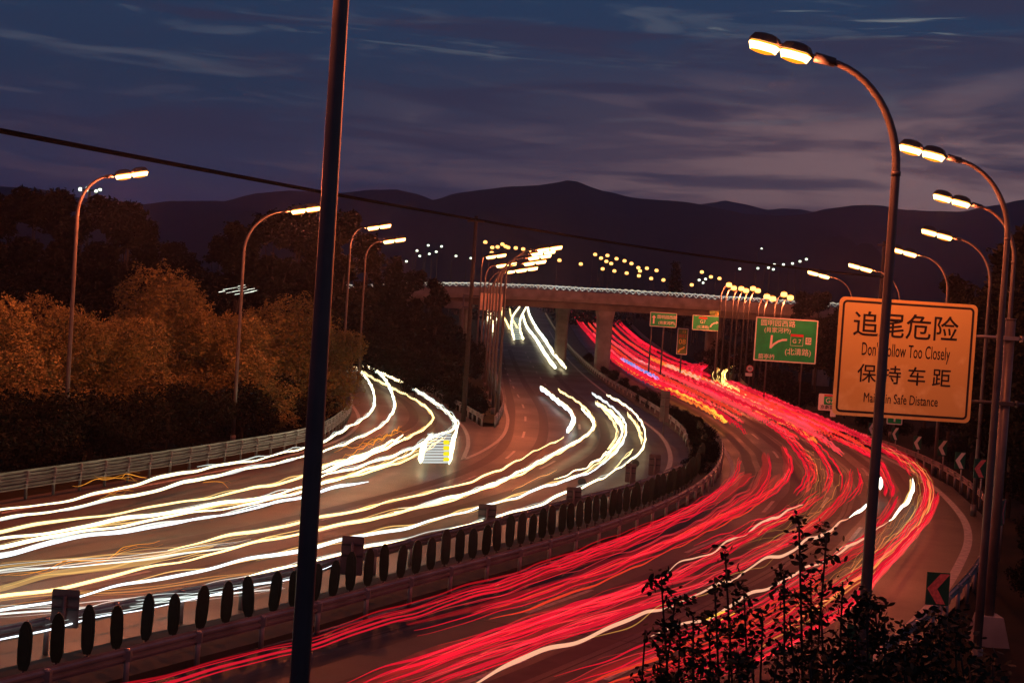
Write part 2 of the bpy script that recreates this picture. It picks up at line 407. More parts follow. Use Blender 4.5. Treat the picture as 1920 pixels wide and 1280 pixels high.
hills('hills', [(-500, 300), (-200, 330), (0, 350), (60, 352), (160, 372), (270, 384), (320, 378), (420, 377), (480, 363), (540, 357), (640, 362), (700, 357), (745, 355), (780, 362), (812, 374), (860, 361), (900, 357), (960, 350), (1010, 348), (1045, 343), (1062, 339), (1082, 340), (1105, 350), (1130, 358), (1200, 372), (1280, 378), (1330, 387), (1400, 401), (1460, 404), (1500, 402), (1560, 390), (1600, 385), (1640, 384), (1700, 393), (1800, 397), (1860, 386), (1920, 374), (2100, 370), (2400, 380), (2800, 400)], 2300, 1100, 3, HILL)
hills('far_hills', [(-400, 420), (900, 420), (1150, 400), (1290, 388), (1330, 381), (1362, 377), (1395, 383), (1440, 394), (1470, 391), (1500, 392), (1540, 400), (1700, 420), (2400, 420)], 3400, 2900, 5, HILL)
# ------------------------------------------------------------------ overpass
def overpass():
    root = empty('overpass', (0, 175, 0)); tag(root, 'wide concrete road overpass crossing both carriageways on round and slab piers', 'overpass')
    prof = [(-75, 4.6), (-50, 5.6), (-36, 6.5), (-26, 7.4), (-17, 8.25), (-9, 8.95), (0, 9.3), (12, 9.45), (25, 9.5), (45, 9.5), (75, 9.3), (110, 8.6)]
    c = catmull([Vector((x, 0, z)) for x, z in prof], 2.0)
    def band(y0, y1, a, b, m, name, par=root):
        mb = MB(); vs = []
        for p in c:
            vs += [(p.x, y0, p.z + a), (p.x, y1, p.z + a), (p.x, y1, p.z + b), (p.x, y0, p.z + b)]
        fs = []
        for i in range(len(c) - 1):
            for k in range(4):
                k2 = (k + 1) % 4; fs.append((4 * i + k, 4 * i + k2, 4 * i + 4 + k2, 4 * i + 4 + k))
        e = 4 * (len(c) - 1); fs += [(0, 3, 2, 1), (e, e + 1, e + 2, e + 3)]
        mb.add(vs, fs); return mb.build(name, m, par)
    d = band(0.25, 29.75, -.9, 0, CONC, 'deck')
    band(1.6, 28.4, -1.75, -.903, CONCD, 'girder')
    for y in (0.0, 29.65):
        band(y, y + .35, -.55 if y == 0 else .003, .42, CONC, 'parapet')
        mb = MB()
        for h in (.62, .82): mb.tube([Vector((p.x, y + .17, p.z + h)) for p in c], .035, 5)
        for p in c[::1]: mb.box((p.x, y + .17, p.z + .62), (.07, .07, .42))
        mb.build('railing', STEEL, root)
    def pier(px, py, Y, w, dpt, name='pier'):
        X = Q(px, py, Y).x; zt = 7.6; g = zr(Y)
        mb = MB(); hw = w / 2; ch = .25
        poly = [(-hw + ch, -dpt / 2), (hw - ch, -dpt / 2), (hw, -dpt / 2 + ch), (hw, dpt / 2 - ch), (hw - ch, dpt / 2), (-hw + ch, dpt / 2), (-hw, dpt / 2 - ch), (-hw, -dpt / 2 + ch)]
        levels = [(g - .3, 1.0), (5.6, 1.0), (6.6, 1.06), (zt + .12, 1.28)]
        vs = [(X + x * (s if abs(x) else 1), (Y - 175) + y, z) for z, s in levels for x, y in poly]
        fs = [(j * 8 + i, j * 8 + (i + 1) % 8, (j + 1) * 8 + (i + 1) % 8, (j + 1) * 8 + i) for j in range(3) for i in range(8)]
        mb.add(vs, fs); 
        for gx in (-.45, 0, .45): mb.box((X + gx * hw, Y - 175 - dpt / 2 - .02, 3.3), (.10, .05, 6.2))
        mb.build(name, CONC, root)
    pier(1130, 660, 178, 1.9, 1.9); pier(1053, 620, 199, 1.7, 1.9); pier(1338, 630, 199, 2.2, 1.9); pier(868, 610, 182, 1.1, 1.5); pier(872, 610, 200, 1.1, 1.5)
    pier(1545, 620, 180, 1.9, 1.9)
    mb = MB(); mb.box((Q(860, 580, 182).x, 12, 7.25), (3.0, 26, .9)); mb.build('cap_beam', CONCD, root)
overpass()
# ------------------------------------------------------------------ guard rails
RAILP = None
def guard_rail(pix, label, h=.78, spacing=2.0, world=None, k3=1.0):
    line = world or gl(pix, 0, .5)
    root = empty('guard_rail', line[0]); tag(root, label, 'guard rail', 'steel guard rails along the road')
    o = line[0]
    prof = [(-.03, .155), (-.03, .11), (.03, .085), (.03, .045), (-.03, .015), (-.03, -.015), (.03, -.045), (.03, -.085), (-.03, -.11), (-.03, -.155)]
    if k3 > 1: prof = [(a * 1.7, b + .205) for a, b in prof] + [(.0, .045), (.0, .02)] + [(a * 1.7, b - .145) for a, b in prof]
    mb = MB(); vs = []
    for i, p in enumerate(line):
        t = line[min(i + 1, len(line) - 1)] - line[max(i - 1, 0)]; t.z = 0; t.normalize(); nn = Vector((-t.y, t.x, 0))
        for a, b in prof: vs.append(p - o + nn * a + Vector((0, 0, h - .155 * k3 + b)))
    k = len(prof)
    fs = [(i * k + j, i * k + j + 1, (i + 1) * k + j + 1, (i + 1) * k + j) for i in range(len(line) - 1) for j in range(k - 1)]
    mb.add(vs, fs, 0, False); mb.build('beam', STEEL, root)
    pb = MB(); pb.tube([(0, 0, -.2), (0, 0, h - .02)], .057, 8); pb.box((0, 0, h - .155), (.16, .16, .2)); pme = None
    st = max(int(spacing / .5), int(math.ceil(len(line) / 98)))
    for i in range(0, len(line), st):
        if pme is None: ob = pb.build('post', STEEL, root); pme = ob.data
        else: ob = link('post', pme, root)
        ob.location = line[i] - o
    return root
guard_rail([(-250, 988), (0, 943), (230, 905), (433, 869), (575, 839), (640, 801), (657, 776), (652, 752), (637, 733)], 'steel guard rail below the orange-lit trees on the outer edge of the left slip road', h=1.0, spacing=1.5, k3=2.1)
guard_rail([(600, 644), (640, 662), (760, 711), (840, 760), (904, 800)], 'pale guard rail climbing from the gore nose along the dark bushes, slip road side')
guard_rail([(928, 801), (942, 775), (941, 752), (925, 715), (911, 660), (900, 610)], 'guard rail at the foot of the lamp row, main carriageway side of the gore')
guard_rail([(1022, 590), (1052, 638), (1095, 685), (1132, 716), (1195, 756), (1245, 790), (1278, 820), (1288, 840)], 'curved guard rail running from the overpass pier to the tip of the dark panels')
guard_rail([(1275, 900), (1190, 938), (1056, 977), (905, 1021), (705, 1076), (505, 1130), (255, 1185), (5, 1245), (-245, 1300)], 'guard rail behind the dark oval panels, white trail side')
guard_rail([(1322, 812), (1340, 830), (1352, 852), (1350, 885), (1332, 915), (1270, 962), (1135, 1022), (965, 1078), (765, 1137), (565, 1197), (340, 1259), (120, 1321), (-110, 1386)], 'guard rail in front of the dark oval panels, red trail side')
guard_rail([(1420, 690), (1392, 702), (1386, 716), (1408, 740), (1456, 768), (1536, 804), (1606, 830), (1716, 872), (1790, 912), (1846, 962), (1854, 1030), (1822, 1110), (1742, 1196), (1650, 1268)], 'long guard rail sweeping round the outer bend below the chevron boards')
guard_rail([(1172, 600), (1208, 636), (1245, 665), (1272, 684)], 'short distant guard rail beside the small green signs past the overpass')
# ------------------------------------------------------------------ glare panels on the reservation
def panels():
    c = catmull(MID[6 * 14 + 4:], .1)
    root = None
    d = 0; k = 0
    outl = []
    for i in range(11): 
        a = math.pi * i / 10; outl.append((.128 * math.cos(a) * (1 if math.sin(a) < .5 else .93), .68 + .25 * math.sin(a)))
    outl += [(-.135, .40), (-.122, .14), (-.075, 0.0), (.075, 0.0), (.122, .14), (.135, .40)]
    i = 0
    while i < len(c) - 1 and k < 150:
        p = c[i]; t = (c[min(i + 1, len(c) - 1)] - c[max(0, i - 1)]); yaw = 0.0
        if root is None:
            root = empty('glare_panel', (0, 0, 0))
            mb = MB(); mb.prism(outl, -.022, .022); mb.prism([(x * .55, .16 + z * .72) for x, z in outl], -.036, -.0225)
            b = mb.build('blade', PANEL, root); b.location = (0, 0, .24)
            s = MB(); s.tube([(0, .03, -.05), (0, .03, .36)], .028, 6); s.box((0, .03, .17), (.10, .05, .05)); s.build('stem', DARKM, root)
            o = root
        else: o = copy_tree(root)
        o.location = (p.x, p.y, .14); o.rotation_euler = (R(rnd.uniform(-5, 5)), R(rnd.gauss(1.0, 2.6)), R(rnd.uniform(-16, 16)) + .1); o.scale = (rnd.uniform(.92, 1.04), 1.0, rnd.uniform(.93, 1.06))
        tag(o, 'dark oval anti-glare panel in the row on the central reservation', 'glare panel', 'anti-glare panels along the central reservation')
        k += 1; i += 8 if p.y < 60 else 8
panels()
# ------------------------------------------------------------------ text
def text_mb(mb, body, x, z, size, y, mat_=0, align='CENTER', sx=1.0, bold=.0, spacing=1.0):
    cu_ = bpy.data.curves.new('t', 'FONT'); cu_.body = body; cu_.size = size; cu_.align_x = align; cu_.align_y = 'CENTER'
    cu_.offset = bold; cu_.extrude = 0.004; cu_.space_character = spacing; cu_.resolution_u = 3
    ob = bpy.data.objects.new('t', cu_); col.objects.link(ob)
    dg = bpy.context.evaluated_depsgraph_get(); ev = ob.evaluated_get(dg); me = ev.to_mesh()
    vs = [(x + v.co.x * sx, y - v.co.z, z + v.co.y) for v in me.vertices]
    fs = [tuple(p.vertices) for p in me.polygons]
    mb.add(vs, fs, mat_); ev.to_mesh_clear(); bpy.data.objects.remove(ob); bpy.data.curves.remove(cu_)
def rrect(w, h, r, n=5):
    o = []
    for cx, cz, a0 in ((w / 2 - r, h / 2 - r, 0), (-w / 2 + r, h / 2 - r, 90), (-w / 2 + r, -h / 2 + r, 180), (w / 2 - r, -h / 2 + r, 270)):
        for i in range(n + 1):
            a = R(a0 + 90 * i / n); o.append((cx + r * math.cos(a), cz + r * math.sin(a)))
    return o
def ring(mb, w, h, r, t, y0, y1, mat_=0):
    a = rrect(w, h, r); b = rrect(w - 2 * t, h - 2 * t, max(r - t, .01)); n = len(a)
    vs = [(x, y0, z) for x, z in a] + [(x, y0, z) for x, z in b] + [(x, y1, z) for x, z in a] + [(x, y1, z) for x, z in b]
    fs = []
    for i in range(n):
        j = (i + 1) % n
        fs += [(i, j, n + j, n + i), (2 * n + i, 3 * n + i, 3 * n + j, 2 * n + j), (i, 2 * n + i, 2 * n + j, j), (n + i, n + j, 3 * n + j, 3 * n + i)]
    mb.add(vs, fs, mat_)
# ---- the big orange warning sign
def orange_sign():
    Yp = 36.4; base = Q(1851, 1200, Yp); base.z = 0
    root = empty('warning_sign', base); tag(root, 'large orange sign with black Chinese and English words on a thick steel post', 'road sign')
    T = lambda px, py, dy=0.0: Q(px, py, Yp + dy) - base
    top = T(1889, 598).z
    mb = MB(); mb.tube([(0, 0, -.2), (0, 0, top)], .125, 16); mb.box((0, 0, .12), (.5, .5, .03)); mb.tube([(0, 0, top - .02), (0, 0, top + .02)], .14, 16)
    mb.build('post', POLE, root)
    mb = MB(); mb.add([(sx * (.45 if z < .5 else .28), sy * (.45 if z < .5 else .28), z) for z in (-.2, .62) for sx, sy in ((-1, -1), (1, -1), (1, 1), (-1, 1))],
                      [(0, 1, 5, 4), (1, 2, 6, 5), (2, 3, 7, 6), (3, 0, 4, 7), (4, 5, 6, 7)]); mb.build('footing', CONC, root)
    cpt = T(1694, 674); w, h = 3.52, 3.02
    for zz in (.72, -.95):
        mb = MB(); z = cpt.z + zz
        mb.tube([(cpt.x + w / 2 - .5, -.02, z), (.62, -.02, z)], .045, 10); mb.tube([(cpt.x - .8, -.02, z), (cpt.x + w / 2 - .5, -.02, z)], .04, 8)
        mb.box((0, 0, z), (.36, .34, .10)); mb.box((.30, -.02, z), (.04, .16, .16)); mb.box((-.30, -.02, z), (.04, .16, .16)); mb.box((.62, -.02, z), (.03, .14, .14))
        mb.build('bracket_arm', DARKM if zz < 0 else STEEL, root)
    m = bpy.data.materials.new('warning orange'); m.use_nodes = True; nt = m.node_tree; b = nt.nodes['Principled BSDF']; L = nt.links.new
    tc = nt.nodes.new('ShaderNodeTexCoord'); sp = nt.nodes.new('ShaderNodeSeparateXYZ'); L(tc.outputs['Object'], sp.inputs[0])
    n = nt.nodes.new('ShaderNodeTexNoise'); n.inputs['Scale'].default_value = 1.1; n.inputs['Detail'].default_value = 7; n.inputs['Distortion'].default_value = .5; L(tc.outputs['Object'], n.inputs[0])
    n2 = nt.nodes.new('ShaderNodeTexNoise'); n2.inputs['Scale'].default_value = 9; n2.inputs['Detail'].default_value = 6; L(tc.outputs['Object'], n2.inputs[0])
    # worn, bleached patch low on the left of the face
    a = nt.nodes.new('ShaderNodeMath'); a.operation = 'MULTIPLY_ADD'; L(sp.outputs[2], a.inputs[0]); a.inputs[1].default_value = -.16; L(n.outputs[0], a.inputs[2])
    a2 = nt.nodes.new('ShaderNodeMath'); a2.operation = 'MULTIPLY_ADD'; L(sp.outputs[0], a2.inputs[0]); a2.inputs[1].default_value = -.05; L(a.outputs[0], a2.inputs[2])
    mr = nt.nodes.new('ShaderNodeMapRange'); mr.inputs[1].default_value = .60; mr.inputs[2].default_value = .72; L(a2.outputs[0], mr.inputs[0])
    ml = nt.nodes.new('ShaderNodeMath'); ml.operation = 'MULTIPLY'; L(mr.outputs[0], ml.inputs[0]); L(n2.outputs[0], ml.inputs[1])
    mx = nt.nodes.new('ShaderNodeMix'); mx.data_type = 'RGBA'; L(ml.outputs[0], mx.inputs[0]); mx.inputs[6].default_value = (.72, .58, .17, 1); mx.inputs[7].default_value = (.90, .86, .36, 1)
    L(mx.outputs[2], b.inputs['Base Color']); b.inputs['Roughness'].default_value = .55
    fc = MB(); fc.prism(rrect(w, h, .14), -.025, .025)
    f = fc.build('sign_face', m, root, (cpt.x, -.12, cpt.z))
    bd = MB(); ring(bd, w - .16, h - .16, .12, .055, -.029, -.0255); bd.build('border', BLACK, f)
    tx = MB()
    for i, ch in enumerate('追尾危险'): text_mb(tx, ch, -1.06 + i * .675, .80, .68, -.030, bold=.004)
    text_mb(tx, "Don't Follow Too Closely", 0.0, .20, .47, -.030, sx=.455, bold=.001)
    for i, ch in enumerate('保持车距'): text_mb(tx, ch, -.95 + i * .637, -.44, .50, -.030, bold=.003)
    text_mb(tx, "Maintain Safe Distance", -.04, -1.03, .35, -.030, sx=.60, bold=0)
    tx.build('lettering', BLACK, f)
    bk = MB()
    for zz in (.72, -.95): bk.box((0, .045, zz), (w - .3, .035, .09))
    bk.build('stiffener', STEEL, f)
orange_sign()
# ---- green direction signs
def arrow_up(mb, x, z, s, y):
    mb.prism([(x + a * s, z + b * s) for a, b in ((0, .5), (.26, .18), (.09, .2), (.09, -.5), (-.09, -.5), (-.09, .2), (-.26, .18))], y - .004, y)
def band_xz(mb, pts, w, y):
    n = len(pts); L_, R_ = [], []
    for i, p in enumerate(pts):
        a = pts[max(0, i - 1)]; b = pts[min(n - 1, i + 1)]; d = math.hypot(b[0] - a[0], b[1] - a[1]); nx, nz = -(b[1] - a[1]) / d, (b[0] - a[0]) / d
        L_.append((p[0] + nx * w / 2, p[1] + nz * w / 2)); R_.append((p[0] - nx * w / 2, p[1] - nz * w / 2))
    vs = [(x, y, z) for x, z in L_ + R_]
    mb.add(vs, [(i, n + i, n + i + 1, i + 1) for i in range(n - 1)])
def board(name, label, cen, Y, w, h, posts, face=GREEN, rim=WHITE, rimw=.07, rz=0.0, back=SIGNBACK, cat='road sign', group=None):
    c = Q(*cen, Y); g = zr(Y)
    root = empty(name, (c.x, Y, g), rz); tag(root, label, cat, group)
    zc = c.z - g
    fc = MB(); fc.prism(rrect(w, h, .08, 3), -.03, .03); f = fc.build('sign_face', face, root, (0, -.1, zc))
    if rim: 
        bd = MB(); ring(bd, w, h, .08, rimw, -.036, -.0305); bd.build('border', rim, f)
    for px in posts:
        mb = MB(); mb.tube([(px, .02, -.2), (px, .02, zc + h / 2 - .05)], .07 if Y < 150 else .10, 8); mb.build('post', POLE, root)
    return root, f
def green_signs():
    Y = 128; k = Y / F
    r, f = board('direction_sign', 'large green direction sign with a forked white arrow behind the orange sign', (1473, 638), Y, 117 * k, 82 * k, (-1.6, 1.6), rimw=.11)
    w, h = 117 * k, 82 * k; y = -.036
    tx = MB()
    for i, ch in enumerate('圆明园西路'): text_mb(tx, ch, -w / 2 + .75 + i * .63, h / 2 - .52, .62, y, bold=.004)
    text_mb(tx, '(肖家河桥)', -w / 2 + 2.0, h / 2 - 1.13, .52, y, bold=.004)
    text_mb(tx, '箭亭桥', -w / 2 + 1.15, -h / 2 + .38, .50, y, bold=.004)
    text_mb(tx, '(北清路)', 1.15, -h / 2 + .95, .66, y, bold=.004)
    text_mb(tx, 'G 7', .98, -.28 + .25, .52, y, bold=.004)
    band_xz(tx, [(-1.28, .40), (-1.33, -.80)], .20, y - .002)
    band_xz(tx, [(-1.33, -.72), (-1.05, -.40), (-.70, -.14), (-.3, .02), (.10, .06)], .18, y - .003)
    ring(tx, .001, .001, .0002, .0001, y, y + .001)
    tx.build('lettering', WHITE, f)
    o = MB(); ring(o, 1.15, 1.05, .06, .035, y - .004, y); ob = o.build('route_badge', WHITE, f, (.98, 0, .08))
    o = MB(); o.prism(rrect(1.15, .24, .04), -.012, -.0045); ob2 = o.build('badge_band', REDP, ob, (0, y, .42))
    o = MB(); o.prism(rrect(.52, .62, .05), -.008, 0); wb = o.build('compass_plate', WHITE, f, (2.02, y, .06))
    o = MB(); text_mb(o, '北', 0, 0, .5, -.012, bold=.004); o.build('lettering', GREEN, wb)
    # two small ones past the overpass and a tall board
    Y = 165; k = Y / F
    r, f = board('direction_sign', 'small green sign with an upward arrow, nearest the pier', (1243.5, 599.5), Y, 50 * k, 27 * k, (-1.3, .1))
    tx = MB(); arrow_up(tx, -1.1, .0, 1.0, -.036)
    text_mb(tx, '圆明园西路', .42, .30, .46, -.036, bold=.004); text_mb(tx, '(肖家河桥)', .42, -.36, .42, -.036, bold=.004); tx.build('lettering', WHITE, f)
    r, f = board('direction_sign', 'small green sign with a red G7 badge and right curving arrow', (1323, 605.5), Y, 50 * k, 28 * k, (1.45,))
    tx = MB(); text_mb(tx, 'G7', -.35, .12, .55, -.036, bold=.004); text_mb(tx, '(北清路)', -.3, -.5, .40, -.036, bold=.004)
    band_xz(tx, [(.55, -.42), (.72, -.12), (1.0, .06), (1.3, .12)], .15, -.038); tx.prism([(1.22, -.05), (1.5, .14), (1.22, .32)], -.04, -.036); tx.build('lettering', WHITE, f)
    o = MB(); o.prism(rrect(1.0, .2, .03), -.01, 0); o.build('badge_band', REDP, f, (-.35, -.036, .56))
    o = MB(); o.prism(rrect(1.2, .62, .05), -.03, .03); t = o.build('exit_tab', mat('sign olive', (.10, .20, .03), .5), f, (1.0, 0, 28 * k / 2 + .30))
    o = MB(); text_mb(o, '15', .22, 0, .5, -.034, bold=.004); o.build('lettering', YELLOWP, t)
    Y = 168; k = Y / F
    r, f = board('direction_sign', 'tall narrow green and yellow board standing by the far slip road', (1279, 640), Y, 20 * k, 49 * k, (0,), face=mat('sign olive', (.10, .20, .03), .5))
    tx = MB(); text_mb(tx, '15', .15, 1.15, .5, -.036, bold=.004); text_mb(tx, '08', 0, -.05, .85, -.036, bold=.004); band_xz(tx, [(-.4, -1.3), (-.2, -.95), (.15, -.8), (.3, -.6)], .2, -.038); tx.build('lettering', YELLOWP, f)
    o = MB(); text_mb(o, '出口', 0, .62, .45, -.036, bold=.004); o.build('red_lettering', REDP, f)
    # lower edge of a small green sign under the big orange one
    Y = 100; k = Y / F
    r, f = board('direction_sign', 'small green sign whose lower edge shows below the orange sign', (1677, 778), Y, 1.1, 1.3, (0,))
    tx = MB(); arrow_up(tx, 0, -.1, .7, -.036); tx.build('lettering', WHITE, f)
    # white route sign half hidden by the orange sign
    Y = 104; k = Y / F
    r, f = board('route_sign', 'white sign with a green G7 badge half hidden behind the orange sign', (1555, 754), Y, 42 * k, 31 * k, (.2,), face=WHITE, rim=None)
    o = MB(); o.prism(rrect(.86, .58, .04), -.01, 0); bdg = o.build('route_badge', GREEN, f, (0, -.031, .12))
    o = MB(); text_mb(o, 'G7', 0, 0, .52, -.014, bold=.004); o.build('lettering', WHITE, bdg)
    o = MB(); o.prism(rrect(.86, .13, .02), -.01, 0); o.build('badge_band', REDP, f, (0, -.031, .50))
    o = MB(); text_mb(o, '京新高速', 0, -.38, .34, -.036, bold=.004); o.build('black_lettering', BLACK, f)
    o = MB(); o.prism(rrect(.40, .42, .03), -.03, .03); o.build('lower_plate', WHITE, f, (.3, 0, -31 * k / 2 - .21))
    # speed limit
    Y = 150; k = Y / F; c = Q(1406, 691, Y); root = empty('speed_sign', (c.x, Y, zr(Y))); tag(root, 'round white speed limit sign with a plate beneath, left of the large green sign post', 'road sign'); zc = c.z - zr(Y)
    circ = [(.38 * math.cos(2 * math.pi * i / 24), .38 * math.sin(2 * math.pi * i / 24)) for i in range(24)]
    o = MB(); o.prism(circ, -.02, .02); d = o.build('disc', WHITE, root, (0, 0, zc))
    o = MB(); ring(o, .76, .76, .379, .07, -.026, -.0205); o.build('rim', REDP, d)
    o = MB(); text_mb(o, '40', 0, 0, .42, -.024, bold=.004); o.build('lettering', BLACK, d)
    o = MB(); o.prism(rrect(.72, .34, .03), -.02, .02); o.build('plate', WHITE, root, (-.08, 0, zc - .62))
    o = MB(); o.tube([(0, .06, -.2), (0, .06, zc + .3)], .05, 8); o.build('post', POLE, root)
green_signs()
# ---- gantry sign seen from behind, left of the far carriageway
def gantry():
    Y = 166; c = Q(920, 566, Y); g = zr(Y); root = empty('gantry_sign', (c.x, Y, g)); tag(root, 'orange-lit sign panel on a gantry frame above the far white trails', 'gantry sign')
    z = c.z - g; w, h = 2.75, 2.0
    o = MB(); o.box((0, -.1, z), (w, .06, h)); o.build('panel', mat('gantry panel', (.70, .50, .36), .6, noise=(2, .2, 4)), root)
    lx = Q(867, 600, Y).x - c.x
    o = MB(); o.tube([(lx, 0, -.2), (lx, 0, z + .75)], .10, 8); o.build('post', POLE, root)
    o = MB(); 
    for dz in (.6, -.75): o.tube([(lx, 0, z + dz), (w / 2 + .1, 0, z + dz)], .07, 8)
    o.build('crossbar', POLE, root)
gantry()
# ---- chevron boards
CH_PARTS = None
def chevrons():
    def make(w, h, chev):
        root = empty('chevron_board', (0, 0, 0))
        o = MB(); o.box((0, 0, 0), (w, .03, h)); f = o.build('board', mat('chevron green', (.004, .075, .035), .5), root, (0, 0, 0))
        a = w * .46; hh = h * .46; t = w * .38
        o = MB(); o.prism([(-a, 0), (a - t, hh), (a, hh), (a, hh - .02), (-a + t * 1.15, 0), (a * .78, -hh), (a * .78 - t, -hh)], -.022, -.0155); o.build('chevron', chev, f)
        o = MB(); o.tube([(w * .25, .05, -1.6), (w * .25, .05, h * .4)], .035, 8); o.build('post', STEEL, root)
        return root
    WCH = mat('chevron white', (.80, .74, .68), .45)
    first = make(.56, .80, WCH); TAILLIT_CH = mat('chevron tail light red', (.90, .20, .17), .45, noise=(14, .35, 3))  # tail-light glow put into the base colour of otherwise white chevrons
    lab = ['topmost chevron board left of the lamp pole under the orange sign', 'second chevron board of the bend row, just right of the lamp pole', 'third chevron board of the bend row, pale arrow', 'fourth chevron board of the bend row, larger than the third', 'fifth chevron board of the bend row', 'pink-lit chevron board left of the thick sign post']
    spec = [(1634, 803, 22, .5), (1678, 813, 24, .5), (1720, 830, 26, .4), (1767, 839, 29, .35), (1800, 863, 32, .3), (1837, 878, 36, .25)]
    used = False
    def put(px, py, hpx, yaw, label, s=1.0, Y=None, red=False):
        nonlocal used
        Yd = Y or .80 * s * F / hpx; c = Q(px, py, Yd)
        o = first if not used else copy_tree(first); used = True
        o.location = c; o.rotation_euler = (0, 0, yaw); o.scale = (s, s, s)
        tag(o, label, 'road sign', 'chevron boards round the outer bend')
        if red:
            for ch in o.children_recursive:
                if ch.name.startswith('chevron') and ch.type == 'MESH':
                    ch.data = ch.data.copy(); ch.data.materials[0] = TAILLIT_CH
        return o
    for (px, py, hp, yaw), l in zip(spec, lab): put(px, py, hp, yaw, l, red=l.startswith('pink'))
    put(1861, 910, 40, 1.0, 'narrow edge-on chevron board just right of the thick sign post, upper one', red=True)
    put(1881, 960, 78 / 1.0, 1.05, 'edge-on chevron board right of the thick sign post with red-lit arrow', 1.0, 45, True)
    put(1758, 1103, 62, .0, 'large pink-lit chevron board above the bushes beside the guard rail', red=True)
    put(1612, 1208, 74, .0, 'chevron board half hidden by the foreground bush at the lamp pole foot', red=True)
chevrons()
# ---- backs of chevron boards on the reservation
def backs():
    spec = [(118, 1143, 52, 73, 'reddish sign back standing among the first oval panels at lower left'), (659, 1043, 42, 74, 'reddish sign back just right of the tall dark pole, on the reservation'),
            (913, 968, 34, 33, 'reddish sign back midway along the oval panels'), (1076, 932, 28, 34, 'reddish sign back with a round mirror post beside it'),
            (1183, 887, 20, 36, 'reddish sign back near the tip of the dark panels'), (1228, 872, 22, 40, 'dim sign back behind the dense end of the panel row'), (1247, 762, 17, 58, 'narrow dark sign back among red trails behind the curved guard rail')]
    proto = None
    for px, py, w, h, lab in spec:
        g = P(px, py + h * .5 + 20, .25); Y = P(px, py + h * .72, .4).y
        c = Q(px, py, Y); wm, hm = w * Y / F, max(h, w * 1.3) * Y / F
        root = empty('sign_back', (c.x, Y + .15, zr(Y))); tag(root, lab, 'road sign', 'sign backs on the central reservation')
        zc = c.z - zr(Y)
        o = MB(); o.prism(rrect(wm, hm, .04, 3), -.012, .012); b = o.build('board', SIGNBACK, root, (0, 0, zc - (hm - h * Y / F) / 2 * 0))
        o = MB(); o.box((0, -.03, 0), (wm * .94, .035, .05)); o.box((0, -.03, hm * .28), (wm * .94, .035, .05)); o.build('stiffener', DARKM, b)
        o = MB(); o.tube([(0, -.07, 0), (0, -.07, zc + hm * .35)], .04, 8); o.build('post', SIGNBACK, root)
    for px, py, Y, lab in ((1091, 903, 62, 'small round mirror on a thin post above the oval panels'), (1192, 868, 72, 'thin round-topped delineator post near the dense panel end')):
        c = Q(px, py, Y); root = empty('mirror_post', (c.x, Y, 0)); tag(root, lab, 'mirror post')
        o = MB(); o.tube([(0, 0, 0), (0, 0, c.z)], .03, 6); o.build('post', DARKM, root)
        o = MB(); o.tube([(0, -.05, c.z), (0, .05, c.z)], [.18, .15], 14); o.build('head', DARKM, root)
backs()
# ------------------------------------------------------------------ street lamps
LENS = glow((1.0, .60, .19), 9.0); LENSRIM = glow((1.0, .25, .008), 1.9)  # orange rim glow imitates glare round the bright core
def lens_mesh(L=.42, W=.21):
    mb = MB()
    hexo = [(-L * .5, 0), (-L * .3, W * .5), (L * .22, W * .5), (L * .5, W * .26), (L * .5, -W * .26), (L * .22, -W * .5), (-L * .3, -W * .5)]
    n = len(hexo)
    rows = [(1.0, 0.0), (1.08, -.024), (.86, -.125), (.45, -.148)]
    vs = [(x * s, y * s, z) for s, z in rows for x, y in hexo]
    fs = [(j * n + i, (j + 1) * n + i, (j + 1) * n + (i + 1) % n, j * n + (i + 1) % n) for j in range(3) for i in range(n)] + [tuple((3 * n + i) for i in range(n))]
    mb.add(vs, fs, 0, True)
    for k in range(n): mb.m[k] = 1; mb.m[2 * n + k] = 1
    mb.m[3 * n] = 1
    return mb.mesh('lens', [LENS, LENSRIM])
LENS_ME = lens_mesh()
def head_mesh(L=.47, W=.25):
    mb = MB(); hexo = [(-L * .5, 0), (-L * .3, W * .5), (L * .22, W * .5), (L * .5, W * .26), (L * .5, -W * .26), (L * .22, -W * .5), (-L * .3, -W * .5)]; n = len(hexo)
    rows = [(1.0, .0), (1.0, .03), (.8, .10), (.4, .13)]
    vs = [(x * s, y * s, z) for s, z in rows for x, y in hexo]
    fs = [(j * n + i, j * n + (i + 1) % n, (j + 1) * n + (i + 1) % n, (j + 1) * n + i) for j in range(3) for i in range(n)] + [tuple((3 * n + i) for i in range(n)), tuple(reversed(range(n)))]
    mb.add(vs, fs); return mb.mesh('lamp_head', DARKM)
HEAD_ME = head_mesh()
